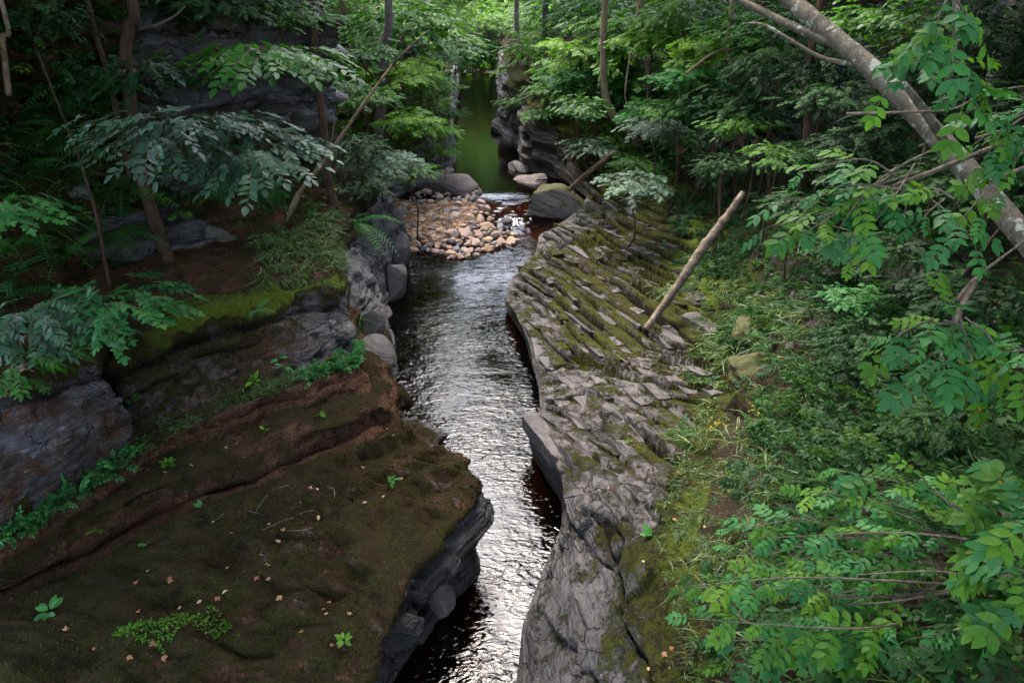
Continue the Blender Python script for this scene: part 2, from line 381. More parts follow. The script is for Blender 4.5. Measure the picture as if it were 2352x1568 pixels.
LR = [wdeep, wfoot,
  # wall half way up / lip of the low dome
  ring([(800, 1800, 1.5), (848, 1567, 1.6), (888, 1450, 1.65), (935, 1310, 1.7), (1106, 1135, 1.65), (1045, 1045, 1.55), (985, 1003, 1.45), (905, 965, 1.4)], [(-.05, .75), (-.12, 1.2), (-.1, 1.2), (-.15, 1.2), (-.15, 1.2), (-.2, 1.0), (-.2, .8), (-.3, .5), (-.15, .9), (-.15, 1.6), (-.2, 1.8), (-.5, 1.5), (-1, 1.5)]),
  ring([(-400, 1560, 1.9), (-100, 1420, 1.85), (120, 1310, 1.75), (420, 1180, 1.65), (640, 1075, 1.55), (760, 1030, 1.5), (860, 985, 1.45), (900, 960, 1.4)], [(-.5, 1.0), (-.3, 1.6), (-.3, 1.7), (-.35, 1.8), (-.35, 1.7), (-.4, 1.5), (-.45, 1.2), (-.6, .8), (-.3, 1.3), (-.3, 2.0), (-.4, 2.2), (-1, 1.8), (-1.5, 2)]),
  ring([(-400, 1520, 1.7), (-100, 1390, 1.55), (120, 1285, 1.45), (420, 1160, 1.35), (640, 1060, 1.32), (760, 1015, 1.35), (860, 978, 1.4), (898, 958, 1.4)], [(-.55, 1.1), (-.35, 1.7), (-.35, 1.8), (-.4, 1.9), (-.4, 1.8), (-.45, 1.6), (-.5, 1.3), (-.7, .9), (-.35, 1.4), (-.35, 2.1), (-.5, 2.3), (-1.1, 1.9), (-1.6, 2.1)]),
  ring([(-400, 1420, 2.3), (-100, 1320, 2.2), (100, 1250, 2.05), (330, 1140, 1.95), (600, 1035, 1.8), (740, 985, 1.75), (850, 948, 1.72), (896, 930, 1.68)], [(-.75, 1.3), (-.45, 1.9), (-.4, 2.0), (-.5, 2.1), (-.5, 2.0), (-.5, 1.8), (-.6, 1.5), (-.9, 1.1), (-.5, 1.6), (-.5, 2.3), (-.8, 2.5), (-1.5, 2.2), (-2, 2.4)]),
  ring([(-400, 1400, 2.35), (-100, 1300, 2.25), (100, 1225, 2.1), (330, 1070, 2.0), (600, 965, 1.85), (720, 930, 1.8), (800, 905, 1.76), (845, 898, 1.7)], [(-.8, 1.4), (-.5, 2.0), (-.45, 2.1), (-.55, 2.2), (-.55, 2.1), (-.55, 1.9), (-.7, 1.6), (-1, 1.2), (-.6, 1.7), (-.6, 2.4), (-1, 2.6), (-1.7, 2.4), (-2.2, 2.6)]),
  ring([(-400, 1370, 2.7), (-100, 1270, 2.55), (100, 1195, 2.4), (330, 1040, 2.3), (560, 935, 2.2), (680, 890, 2.15), (780, 850, 2.1), (828, 830, 2.05)], [(-.85, 1.7), (-.6, 2.2), (-.5, 2.3), (-.6, 2.4), (-.6, 2.3), (-.6, 2.1), (-.9, 1.8), (-1.1, 1.4), (-.8, 1.9), (-.8, 2.6), (-1.2, 2.8), (-2, 2.6), (-2.5, 2.8)]),
  ring([(-400, 1350, 2.72), (-100, 1245, 2.57), (100, 1160, 2.42), (300, 1015, 2.33), (540, 905, 2.23), (660, 862, 2.18), (760, 822, 2.13), (814, 800, 2.08)], [(-.9, 1.9), (-.7, 2.3), (-.6, 2.4), (-.7, 2.5), (-.7, 2.4), (-.7, 2.3), (-1, 2.0), (-1.3, 1.6), (-.9, 2.0), (-.9, 2.7), (-1.4, 3.0), (-2.4, 2.8), (-2.8, 3)]),
  ring([(-400, 960, 3.5), (-100, 900, 3.45), (60, 880, 3.35), (235, 832, 3.3), (400, 748, 3.25), (560, 705, 3.15), (690, 672, 3.05), (788, 662, 3.0)], [(-1.1, 2.7), (-.9, 2.75), (-.75, 2.75), (-.85, 2.8), (-.8, 2.6), (-.9, 2.5), (-1.3, 2.3), (-1.8, 1.9), (-1.2, 2.2), (-1.2, 2.9), (-2, 3.2), (-3, 3.2), (-3.5, 3.4)]),
  ring([(-400, 700, 4.3), (-100, 690, 4.0), (80, 680, 3.8), (250, 665, 3.55), (380, 635, 3.42), (540, 610, 3.32), (680, 605, 3.25), (780, 595, 3.15)], [(-1.9, 3.1), (-1.5, 3.0), (-1.3, 2.95), (-1.4, 3.0), (-1.3, 2.8), (-1.6, 2.7), (-2, 2.6), (-2.4, 2.3), (-1.9, 2.6), (-2, 3.2), (-3, 3.6), (-4, 3.8), (-4.5, 4)]),
  ring([(-400, 560, 5.2), (-100, 560, 4.9), (80, 570, 4.5), (285, 605, 3.72), (420, 575, 3.6), (540, 545, 3.5), (680, 535, 3.45), (770, 535, 3.3)], [(-2.6, 3.3), (-2.1, 3.2), (-1.9, 3.2), (-2, 3.2), (-2, 3.1), (-2.4, 3.1), (-2.8, 3.1), (-3.2, 2.9), (-2.7, 3.1), (-3, 3.8), (-4, 4.2), (-5, 4.4), (-5.5, 4.6)]),
  ring([(-400, 470, 5.9), (-100, 480, 5.5), (80, 490, 5.1), (310, 490, 4.5), (440, 462, 4.35), (540, 478, 4.0), (680, 475, 3.8), (770, 475, 3.6)], [(-3.2, 3.8), (-2.8, 3.7), (-2.6, 3.7), (-2.8, 3.7), (-2.8, 3.6), (-3.2, 3.6), (-3.6, 3.8), (-4, 3.9), (-3.6, 3.9), (-4, 4.6), (-5.2, 5.2), (-6.4, 5.6), (-7, 6)]),
  ring([(-400, 330, 7.0), (-100, 330, 6.6), (100, 320, 6.2), (300, 310, 5.8), (420, 310, 5.5), (560, 320, 5.2), (680, 330, 4.9), (760, 350, 4.5)], [(-4.2, 4.6), (-3.9, 4.6), (-3.8, 4.6), (-4, 4.8), (-4, 4.8), (-4.6, 5), (-5, 5.2), (-5.5, 5.5), (-5, 5.5), (-6, 6.6), (-7.4, 7.4), (-8.5, 8.2), (-9, 9)]),
  ring([(-400, -40, 10.8, 'y'), (-100, -30, 11.8, 'y'), (100, -20, 13.2, 'y'), (300, 0, 15.0, 'y'), (420, 20, 16.4, 'y'), (560, 30, 17.4, 'y'), (680, 30, 18.2, 'y'), (775, 50, 18.8, 'y')], [(-5.2, 7.4), (-5.0, 7.4), (-5, 7.3), (-5.2, 7.2), (-5.3, 7), (-6, 7), (-6.4, 7), (-7, 7.2), (-7.5, 7.5), (-9, 9), (-10.5, 10), (-12, 11), (-13, 12)])]
hill = []
for k, p in enumerate(LR[-1]):
    d = np.array([-9.0, 5.0 if k < 8 else 0, 0]) if k > 0 else np.array([-9, 0, 0]); hill.append(p + d + np.array([0, 0, 4.5]))
LR.append(hill); LR.append([p + np.array([-25, 4, 10.0]) for p in hill])
alen = [.05] * 9 + [.05, .05, .05, .06, .06, .07, .1, .14, .25, .35, .5]
clen = [.12, .04, .045, .03, .03, .03, .03, .035, .02, .04, .05, .06, .06, .09, .07, .4, 1.2]
XL, wL, uL = loft(LR, alen, clen, 3)
_p = XL.reshape(-1, 3); _m = (sstep(1.6, 2.2, (wL[:, None] + 0 * uL[None]).ravel()) * sstep(15, 12, (wL[:, None] + 0 * uL[None]).ravel()))[:, None]
XL = (_p + _m * np.stack([.22 * fbm(_p, .75, 3, 301) + .10 * fbm(_p, 2.6, 3, 304), .30 * fbm(_p, .75, 3, 302) + .13 * fbm(_p, 2.6, 3, 305), .10 * fbm(_p, .9, 3, 303)], 1)).reshape(XL.shape)
NL = gnormals(XL)
if NL[len(wL) // 3, 50, 2] < 0: NL = -NL
shpL = XL.shape[:2]
WW, UU = np.meshgrid(wL, uL, indexing='ij'); WW0 = WW
p = XL.reshape(-1, 3); nz = NL[..., 2]
def grid(a): return a.reshape(shpL)
steep = sstep(.88, .5, np.abs(nz))
inner = sstep(1.0, 1.6, WW)                                   # nothing moves under water
s_bed = p[:, 2] + .115 * p[:, 0] + .10 * fbm(p, .6, 3, 5) + .05 * fbm(p, 2.1, 3, 6)
th = .17
lay = hash1(s_bed / th, 3) - .5
lay2 = hash1(s_bed / .062 + .5 * fbm(p, 1.2, 2, 8), 4) - .5
joint = hash3(np.floor(p[:, 0] / .9 + .3 * hash1(s_bed / .5, 2) * 4), np.floor(p[:, 1] / 1.1), np.floor(s_bed / .34), 9) - .5
dispL = grid(.22 * lay + .13 * lay2 + .05 * (hash1(s_bed / .028, 12) - .5) + .2 * joint) * steep * .75
farwall = sstep(8.2, 9.2, UU) * sstep(17.5, 15.5, UU)         # the pale sculpted wall up the river
vert = grid(fbm(np.stack([p[:, 0] * .6, p[:, 1] * 1.4, p[:, 2] * .45], 1), 1.3, 3, 21))
dispL = dispL * (1 - .55 * farwall * (WW < 9)) + .3 * vert * farwall * (WW < 9.5) * steep
dispL += grid(.16 * fbm(p, .55, 4, 11)) * inner + grid(.055 * fbm(p, 2.4, 4, 12) + .022 * fbm(p, 8, 3, 13)) * (.35 + .65 * (1 - steep))
dome = sstep(1.7, 2.4, WW) * sstep(3.1, 2.7, WW) * sstep(8.3, 7.2, UU)
qd = (.78 * p[:, 0] - .62 * p[:, 1]) / .75 + .8 * fbm(p, .5, 3, 26) + .3 * fbm(p, 1.6, 2, 27); fd = qd - np.floor(qd)
dispL += dome * grid(.28 * fbm(p, 1.0, 4, 14) + .22 * np.abs(fbm(p, 3.2, 4, 15)) + (.08 + .28 * hash1(qd, 28)) * (fd - .5) - .10 * sstep(.93, .99, fd))
crk = np.abs(grid(fbm(np.stack([p[:, 0] * .8 + p[:, 1] * .4, p[:, 1] * .5, p[:, 2] * .3], 1), 1.4, 3, 17)))
dispL += dome * grid(.10 * np.abs(fbm(p, .9, 4, 18)) + .05 * fbm(p, 6, 3, 19))
# upright joint that parts the slab at the far left from the main slab, and dark slots under the moss edge
jx = np.exp(-((UU - 3.02) / .06) ** 2) * sstep(8.0, 8.4, WW) * sstep(9.9, 9.3, WW)
dispL -= .35 * jx
dispL += .30 * sstep(3.0, 2.9, UU) * sstep(7.9, 8.2, WW) * sstep(10.0, 9.2, WW)
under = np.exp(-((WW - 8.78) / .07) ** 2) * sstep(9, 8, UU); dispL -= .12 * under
dispL += .1 * np.exp(-((WW - 9.05) / .1) ** 2) * sstep(9, 8, UU) * (1 + grid(fbm(p, 1.6, 3, 31)))
dispL += sstep(1.05, 1.3, WW) * sstep(2.0, 1.8, WW) * sstep(7.4, 6.5, UU) * grid(.5 * (hash3(np.floor(p[:, 0] / .5 + .6 * fbm(p, .8, 2, 36)), np.floor(p[:, 1] / .6 + .6 * fbm(p, .8, 2, 37)), np.floor(p[:, 2] / .7 + .3 * fbm(p, .8, 2, 38)), 39) - .6))
dispL = dispL * sstep(1.0, 1.35, WW)
hillm = sstep(11.0, 12.0, WW); dispL += hillm * grid(.35 * fbm(p, .5, 4, 33))
cliff = sstep(12.9, 13.1, WW) * sstep(14.2, 13.9, WW)
blk = hash3(np.floor(p[:, 0] / .8 + .4 * hash1(p[:, 2] / .45, 1)), np.floor(p[:, 1] / 1.5), np.floor(p[:, 2] / .45), 41) - .5
dispL += cliff * grid(.55 * blk + .25 * fbm(p, .8, 3, 43) + .22 * (hash1(s_bed / .15, 44) - .5) + .10 * (hash1(s_bed / .07, 46) - .5)); cliff = cliff * sstep(2.6, 3.4, UU)
scl = sstep(11.0, 11.1, WW) * sstep(12.05, 11.9, WW) * sstep(2.2, 2.8, UU) * sstep(5.4, 4.6, UU)
dispL += scl * grid(.42 * (hash1(s_bed / .13, 51) - .5) + .16 * (hash1(s_bed / .055, 52) - .5) + .2 * blk)
XL = XL + NL * dispL[..., None]
# cover: the borders of moss, soil and stone wander
WW = WW + (grid(.28 * fbm(p, 1.3, 4, 311) + .2 * fbm(p, 4.5, 3, 312))) * sstep(2.2, 2.8, WW) * (1 - hillm)
n1 = grid(fbm(p, .7, 4, 61))
flat = sstep(.45, .8, nz)
mossL = np.clip(flat * .85 + .1, 0, 1)
mossL = np.where(WW < 1.9, .34 + .25 * flat, mossL)
mossL = np.where((WW > 1.9) & (WW < 3.05), .60 + .35 * grid(fbm(p, .9, 4, 62)), mossL)                     # dome: moss all over
mossL = np.where((WW >= 3.05) & (WW < 4.6), .22, mossL)                  # brown trough
mossL = np.where((WW >= 4.6) & (WW < 6.05), .54 + .2 * n1, mossL)
mossL = np.where((WW >= 6.05) & (WW < 6.95), .2, mossL)
mossL = np.where((WW >= 6.95) & (WW < 8.0), .72, mossL)
mossL = np.where((WW >= 8.0) & (WW < 8.9), .30 + .22 * sstep(8.5, 8.9, WW), mossL)
mossL = np.where((WW >= 8.9) & (WW < 9.5), .95, mossL)
mossL = np.where((WW >= 9.5) & (WW < 11), .45, mossL)
mossL = np.where(WW >= 11, .5 + .25 * (WW > 13.9), mossL)
mossL = mossL - .5 * scl - .45 * cliff
soilL = np.zeros(shpL)
soilL = np.where((WW >= 2.9) & (WW < 4.7), .95, soilL)
soilL = np.where((WW >= 1.9) & (WW < 2.9), .62, soilL)
soilL = np.where((WW >= 4.7) & (WW < 7.0), .74, soilL)
soilL = np.where((WW >= 8.0) & (WW < 8.9), .60 - .42 * sstep(4.6, 6.2, UU + .8 * n1) - .15 * sstep(0, .4, n1) , soilL); mossL = np.where((WW >= 8.0) & (WW < 8.9) & (UU > 3), mossL + .22 * sstep(5.6, 4.2, UU + n1), mossL)
soilL = np.where((WW >= 8.9) & (WW < 11.0), .8, soilL)
soilL = np.where(WW >= 11.0, .75, soilL) - .9 * scl - .55 * cliff
far = sstep(8.0, 8.6, UU)
fmp = sstep(14.4, 15.4, UU); mossL = mossL * (1 - far) + far * np.where(WW < 7.5, .02 + .3 * flat + fmp * (.42 * sstep(2.2, 3.2, WW)), .62)
soilL = soilL * (1 - far) + far * np.where(WW < 8.0, .0, .6)
slab_left = sstep(3.0, 2.9, UU) * sstep(7.9, 8.1, WW) * sstep(9.4, 9.0, WW)
mossL -= .22 * slab_left; soilL -= .10 * slab_left
brightL = sstep(8.85, 9.0, WW) * sstep(9.7, 9.25, WW) * sstep(2.8, 4.2, UU) * sstep(9.5, 8, UU) * .85
brightL += sstep(13, 14.5, UU) * sstep(2.5, 4, WW) * .5
darkenL = .5 * sstep(14.6, 15.4, UU) * (WW < 4) + sstep(.42, .05, XL[..., 2]) * .8 * sstep(1.0, 1.2, WW) + .75 * sstep(17.0, 17.6, UU) * (WW < 8)  # wet rock at the waterline; far walls just darker
darkenL = np.clip(darkenL + .8 * sstep(2.0, 1.7, WW) * sstep(8.0, 7.5, UU), 0, 1)  # whole wall below the dome darkened
olive = [(.009, .009, .002), (.042, .038, .008), (.095, .09, .018), (.6, .55, .5)]
brown = [(.016, .008, .004), (.06, .029, .015), (.135, .07, .038)]; dark_soil = [(.008, .006, .003), (.021, .015, .008), (.048, .034, .019)]
M['rock_left'] = rock_material("rock_left", (0, -.115), [(.007, .006, .006), (.032, .026, .025), (.10, .088, .09), (.026, .017, .012)], olive, brown, .55)
M['rock_pale'] = rock_material("rock_pale", (0, -.05), [(.025, .022, .021), (.09, .082, .078), (.14, .128, .124), (.06, .052, .047)], olive, brown, .1)
pale = np.zeros(shpL)
left_bank = grid_mesh("left_rock_bank", XL, [M['rock_left'], M['rock_pale']], dict(moss=mossL, soil=soilL, bright=brightL, wet=darkenL, crack=np.clip(.95 * under + jx + .9 * dome * grid(sstep(.9, .99, fd) * sstep(-.2, .3, fbm(p, .8, 2, 29))), 0, 1)))
mi = ((sstep(7.6, 8.2, UU) * (WW < 8.6) > .5) | (cliff > .4) | (scl > .4))[:-1, :-1].astype(np.int32).ravel()
left_bank.data.polygons.foreach_set("material_index", mi)
struct(left_bank, label="stepped left bank of dark layered rock, mossy ledges below a wooded slope")

# --- right bank
A0 = [P(1130, 1850, 0), P(1180, 1567, 0), P(1195, 1440, 0), P(1238, 1320, 0), P(1286, 1210, 0), P(1287, 1150, 0), P(1250, 1095, 0), P(1222, 1035, 0),
      P(1240, 960, 0), P(1241, 895, 0), P(1222, 835, 0), P(1205, 775, 0), P(1168, 712, 0), P(1190, 640, 0), P(1225, 592, 0), P(1242, 545, 0), P(1270, 512, 0),
      P(1345, 478, .1), P(1290, 425, .35), P(1255, 402, .5), P(1198, 388, .5), P(1188, 335, .5), P(1150, 308, .5), P(1146, 182, .5), P(1143, 152, .8), P(1185, 120, 1.4)]
CR = len(A0)
def rring(pix, up):
    out = [P(*q) for q in pix]
    for k in range(len(pix), CR):
        dx, dz = up[min(k - len(pix), len(up) - 1)]
        out.append(A0[k] + np.array([dx, .1 * dx, dz]))
    return out
adeep = [q + np.array([.5, 0, -1.6]) for q in A0]
afoot = [q + np.array([.03, 0, -.1]) for q in A0]
RR = [adeep, afoot,
  rring([(1170, 1850, .35), (1198, 1567, .4), (1218, 1440, .5), (1268, 1300, .75), (1306, 1190, 1.15), (1300, 1090, 1.25), (1268, 1030, 1.15), (1224, 1005, .9), (1250, 940, .75), (1240, 880, .75), (1230, 815, .8), (1210, 755, .8), (1162, 688, .42), (1185, 632, .35), (1232, 580, .4), (1246, 538, .5), (1300, 512, .45)],
        [(.1, .5), (.1, .8), (.2, 1.6), (.25, 1.9), (.2, 2.0), (.15, 2.4), (.15, 2.6), (.2, 2.6), (.3, 2)]),
  rring([(1250, 1850, .9), (1290, 1567, 1.0), (1310, 1440, 1.05), (1335, 1300, 1.25), (1362, 1190, 1.6), (1372, 1090, 1.5), (1362, 1000, 1.3), (1330, 930, 1.05), (1330, 870, .98), (1320, 800, .95), (1300, 740, .9), (1270, 680, .8), (1290, 640, .65), (1310, 600, .62), (1330, 560, .7), (1350, 530, .72), (1390, 510, .6)],
        [(.4, .7), (.4, 1.1), (.5, 2.1), (.6, 2.4), (.5, 2.4), (.4, 3.0), (.4, 3.4), (.5, 3.4), (1, 2.6)]),
  rring([(1400, 1850, 1.7), (1420, 1567, 1.7), (1430, 1440, 1.8), (1440, 1300, 1.85), (1470, 1190, 1.85), (1490, 1090, 1.6), (1490, 1000, 1.42), (1470, 940, 1.25), (1490, 870, 1.2), (1480, 800, 1.15), (1460, 740, 1.1), (1440, 690, 1.05), (1440, 650, .98), (1450, 610, .98), (1460, 570, 1.0), (1470, 530, 1.0), (1490, 500, .95)],
        [(1.0, .9), (1.0, 1.5), (1.3, 2.5), (1.5, 2.7), (1.2, 2.7), (1, 3.4), (1, 3.9), (1.2, 3.9), (2, 3.2)]),
  rring([(1600, 1850, 2.7), (1560, 1567, 2.4), (1540, 1440, 2.3), (1530, 1300, 2.15), (1560, 1150, 1.95), (1580, 1050, 1.7), (1610, 960, 1.5), (1650, 890, 1.42), (1665, 850, 1.4), (1650, 800, 1.4), (1630, 750, 1.4), (1610, 700, 1.4), (1600, 650, 1.4), (1590, 600, 1.42), (1585, 550, 1.5), (1580, 510, 1.5), (1580, 470, 1.5)],
        [(2, 1.4), (2, 1.9), (2.3, 2.9), (2.6, 3.0), (2.2, 3.0), (2, 3.8), (2, 4.4), (2.2, 4.5), (3, 4)]),
  rring([(2000, 1850, 4.0), (1900, 1567, 3.7), (1850, 1430, 3.5), (1800, 1300, 3.2), (1790, 1160, 2.9), (1790, 1060, 2.65), (1790, 980, 2.45), (1800, 920, 2.4), (1800, 870, 2.4), (1790, 810, 2.4), (1770, 750, 2.4), (1750, 700, 2.4), (1730, 640, 2.35), (1720, 580, 2.4), (1700, 520, 2.4), (1690, 470, 2.4), (1680, 420, 2.4)],
        [(4, 2.6), (4, 3.0), (4.4, 3.9), (4.6, 4.2), (4.4, 4.4), (4, 5), (4, 5.6), (4.4, 5.8), (6, 5.8)]),
  rring([(2900, 1850, 6.5), (2750, 1600, 6.3), (2650, 1450, 6.1), (2550, 1300, 5.9), (2480, 1160, 5.7), (2450, 1050, 5.5), (2430, 960, 5.4), (2420, 880, 5.4), (2400, 800, 5.4), (2370, 720, 5.4), (2330, 640, 5.4), (2290, 570, 5.4), (2240, 510, 5.4), (2200, 450, 5.4), (2150, 400, 5.4), (2100, 350, 5.4), (2050, 300, 5.5)],
        [(9, 5.6), (9, 5.8), (9, 6.6), (9.5, 7), (9, 7.4), (9, 8), (9, 8.6), (9.4, 9), (12, 9.5)])]
RR.append([q + np.array([8.0, 1.0 if k < 16 else 0, 7.0]) for k, q in enumerate(RR[-1])])
RR.append([q + np.array([28.0, 2, 10.0]) for q in RR[-1]])
alenR = [.042] * 16 + [.07, .08, .1, .1, .12, .16, .3, .4, .5]
clenR = [.12, .03, .026, .028, .032, .06, .12, .5, 1.2]
XR, wR, uR = loft(RR, alenR, clenR, 2)
NR = gnormals(XR)
if NR[len(wR) // 2, 60, 2] < 0: NR = -NR
shpR = XR.shape[:2]; WR, UR = np.meshgrid(wR, uR, indexing='ij'); p = XR.reshape(-1, 3)
def gr(a): return a.reshape(shpR)
steepR = sstep(.8, .35, np.abs(NR[..., 2]))
shelf = sstep(1.9, 2.4, WR) * sstep(6.0, 5.2, WR) * sstep(4.2, 6.6, UR) * sstep(19, 17.5, UR)
# overlapping slabs: bedding that dips away from the river, broken by cross joints
ca, sa = .951, .309
s1 = ca * p[:, 0] + sa * p[:, 1]; t1 = -sa * p[:, 0] + ca * p[:, 1]
wid = .42 + .24 * sstep(14.5, 11.5, p[:, 1])
q1 = s1 / wid + .8 * vnoise(np.stack([s1 / .8, 0 * s1, 0 * s1], 1), 70) + .2 * fbm(p, .4, 2, 71) + .05 * fbm(p, 1.8, 2, 72) + .35 * hash1(t1 / 2.6 + .3 * fbm(p, .5, 2, 73), 74)
k1 = np.floor(q1); f1 = q1 - k1
seg = np.floor(t1 / 1.9 + 3 * hash1(k1, 75) + .25 * fbm(p, 1.5, 2, 77))
amp = .06 + .46 * hash3(k1, seg, k1 * 0, 76) ** 2.4
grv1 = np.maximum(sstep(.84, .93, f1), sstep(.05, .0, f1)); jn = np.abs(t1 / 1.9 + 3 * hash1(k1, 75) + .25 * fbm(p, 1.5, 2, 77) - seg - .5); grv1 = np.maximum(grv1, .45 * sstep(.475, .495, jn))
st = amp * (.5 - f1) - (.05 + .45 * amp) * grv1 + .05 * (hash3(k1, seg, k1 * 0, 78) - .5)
q2 = s1 / .15 + .25 * fbm(p, .6, 2, 81); f2 = q2 - np.floor(q2)
st2 = (.006 + .030 * hash3(np.floor(q2), np.floor(t1 / .5 + 2 * hash1(q2, 82)), k1 * 0, 83)) * (.5 - f2)
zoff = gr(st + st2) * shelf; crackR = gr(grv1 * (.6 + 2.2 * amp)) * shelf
XR[..., 2] += zoff
low = sstep(6.8, 4.4, UR) * sstep(1.2, 2.2, WR) * sstep(5.4, 4.8, WR)         # the smooth water-worn rock near the bridge
flow = gr(fbm(np.stack([s1 * 1.5, t1 * .35, p[:, 2] * .6], 1), 1.0, 4, 85))
dR = gr(.14 * fbm(p, .6, 4, 91)) * sstep(1.3, 2.2, WR) + low * (.24 * flow + gr(.05 * fbm(p, 2.4, 3, 92)))
fct = hash3(np.floor(s1 / .55 + .5 * fbm(p, .7, 2, 86)), np.floor(t1 / 1.1 + .6 * fbm(p, .6, 2, 87)), np.floor(p[:, 2] / .6), 88); dR += low * gr(.16 * (fct - .5))
grv = np.abs(gr(fbm(np.stack([s1 * 1.8, t1 * .5, p[:, 2]], 1), .9, 3, 93)))
dR -= low * .12 * sstep(.05, 0, grv)
sb = p[:, 2] + .25 * p[:, 0] + .1 * fbm(p, .8, 3, 94)
dR += steepR * gr(.12 * (hash1(sb / .16, 95) - .5) + .05 * (hash1(sb / .06, 96) - .5)) * sstep(1.0, 1.3, WR) * (1 - .6 * low)
farR = sstep(17.5, 19.5, UR) * sstep(1.0, 1.3, WR) * sstep(5.5, 4.5, WR)
blkR = hash3(np.floor(p[:, 0] / 1.0), np.floor(p[:, 1] / 1.6 + .5 * hash1(p[:, 2] / .4, 6)), np.floor(p[:, 2] / .4 + .15 * p[:, 0]), 97) - .5
dR += farR * gr(.55 * blkR + .25 * fbm(p, .7, 4, 98) + .2 * (hash1(sb / .25, 99) - .5))
dR += sstep(5.0, 5.6, WR) * gr(.3 * fbm(p, .6, 4, 101) + .1 * fbm(p, 2, 3, 102))
stp = sstep(4.9, 5.3, WR) * sstep(6.3, 5.8, WR) * sstep(10, 12, UR) * sstep(19, 17.5, UR)
dR += stp * gr(.28 * (hash1(p[:, 2] / .17 + .3 * fbm(p, .8, 2, 103), 104) - .5))
dR += gr(.012 * fbm(p, 9, 3, 105)) * sstep(1.2, 1.6, WR)
XR = XR + NR * dR[..., None]
flatR = sstep(.5, .85, gnormals(XR)[..., 2] * np.sign(gnormals(XR)[len(wR) // 2, 60, 2]))
m1 = gr(fbm(p, .55, 4, 111))
bandm = gr(sstep(.35, .95, f1) * (.4 + .8 * hash3(k1, seg, k1 * 0, 79))) * shelf
upsh = sstep(12.5, 16.5, XR[..., 1]) * sstep(2.3, 3.2, WR) * shelf
mossR = .35 + .10 * upsh + .28 * m1 + .08 * flatR + .34 * bandm
mossR = np.where(WR > 4, mossR + .14 * sstep(4, 5, WR), mossR)
mossR += .12 * sstep(12, 15, UR) * sstep(2.6, 3.4, WR)
mossR = mossR - .02 * low - .2 * (WR < 2.0)
mossR = np.where(WR > 5.3, .24 + .25 * m1, mossR)
soilR = .06 + .25 * shelf + .2 * upsh + .5 * sstep(4.3, 5.2, WR) + .25 * sstep(.1, .5, -m1) * (WR > 3)
soilR = np.where(low > .3, sstep(3.9, 4.9, WR) * .55, soilR); mossR = np.where((WR > 4.2) & (UR < 7), np.maximum(mossR, .36 + .3 * m1), mossR); soilR = np.where((WR > 4.6) & (UR < 9), np.maximum(soilR, .8), soilR)
ledge = sstep(4.7, 5.1, WR) * sstep(6.5, 6.2, WR) * sstep(10.3, 11.3, UR) * sstep(17, 16, UR); mossR += .22 * ledge
mossR += .2 * sstep(17.5, 18.5, UR) * (WR > 2.8)
brightR = .2 * shelf * (m1 > .05) + .3 * ledge + .16 + .12 * sstep(4, 5.5, WR) * sstep(9, 13, UR) * sstep(6.6, 6, WR) - .14 * sstep(5.2, 5.8, WR) + .25 * m1 + .45 * sstep(4.6, 5.2, WR) * sstep(6.6, 5.8, WR) * sstep(5.5, 4, UR) * sstep(2.2, 3.2, UR)
darkenR = np.clip(sstep(.22, .02, XR[..., 2]) * .8 + .55 * (XR[..., 2] < 1.05) * sstep(3.6, 4.2, UR) * sstep(6.6, 6.0, UR) * (WR < 2) + .8 * sstep(20.4, 20.9, UR) * (WR < 5), 0, 1)  # wet rock at the waterline; undercut and far pool wall just darker
olive2 = [(.012, .013, .002), (.055, .06, .007), (.13, .14, .018), (.65, .62, .5)]
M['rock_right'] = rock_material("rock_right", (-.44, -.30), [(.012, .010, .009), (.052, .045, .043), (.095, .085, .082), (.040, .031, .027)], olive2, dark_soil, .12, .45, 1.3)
M['rock_brown'] = rock_material("rock_brown", (0, -.1), [(.012, .008, .005), (.04, .028, .019), (.075, .058, .042), (.03, .021, .014)], olive2, brown, .05)
right_bank = grid_mesh("right_rock_bank", XR, [M['rock_right'], M['rock_brown']], dict(moss=mossR, soil=soilR, bright=brightR, wet=darkenR, crack=np.clip(crackR + low * gr(.9 * sstep(.06, .01, np.abs(fbm(np.stack([s1 * 1.8, t1 * .5, p[:, 2]], 1), .9, 3, 93)))), 0, 1)), flip=True)
right_bank.data.polygons.foreach_set("material_index", (UR > 17.6)[:-1, :-1].astype(np.int32).ravel())
struct(right_bank, label="right bank shelf of overlapping grey rock slabs with green moss, rising to undergrowth")

# --- wooded hillside that closes the valley far up the river
xs = np.linspace(-60, 60, 90); ys = np.linspace(66, 150, 60)
Xf, Yf = np.meshgrid(xs, ys)
pf = np.stack([Xf.ravel(), Yf.ravel(), 0 * Xf.ravel()], 1)
Zf = .4 + sstep(70, 135, Yf) * 24 + sstep(3, 30, np.abs(Xf + 1.5)) * 8 + fbm(pf, .12, 4, 121).reshape(Xf.shape) * 1.4
gm = NT("forest_floor"); co = gm.coord()
M['floor'] = gm.done(gm.bsdf(gm.ramp(gm.noise(co, 2.5, 6, .7), [(.3, (.012, .018, .006)), (.55, (.025, .045, .012)), (.75, (.05, .075, .02))]), .95, .1, gm.bump(gm.noise(co, 6, 5, .7), .8, .1)).outputs[0])
hillm_ = MB(); idx = np.arange(Xf.size).reshape(Xf.shape)
hillm_.add(np.stack([Xf.ravel(), Yf.ravel(), Zf.ravel()], 1), quads=np.stack([idx[:-1, :-1], idx[:-1, 1:], idx[1:, 1:], idx[1:, :-1]], 2).reshape(-1, 4))
struct(hillm_.build("far_hill", M['floor']), label="wooded hillside closing the valley beyond the upper pool")

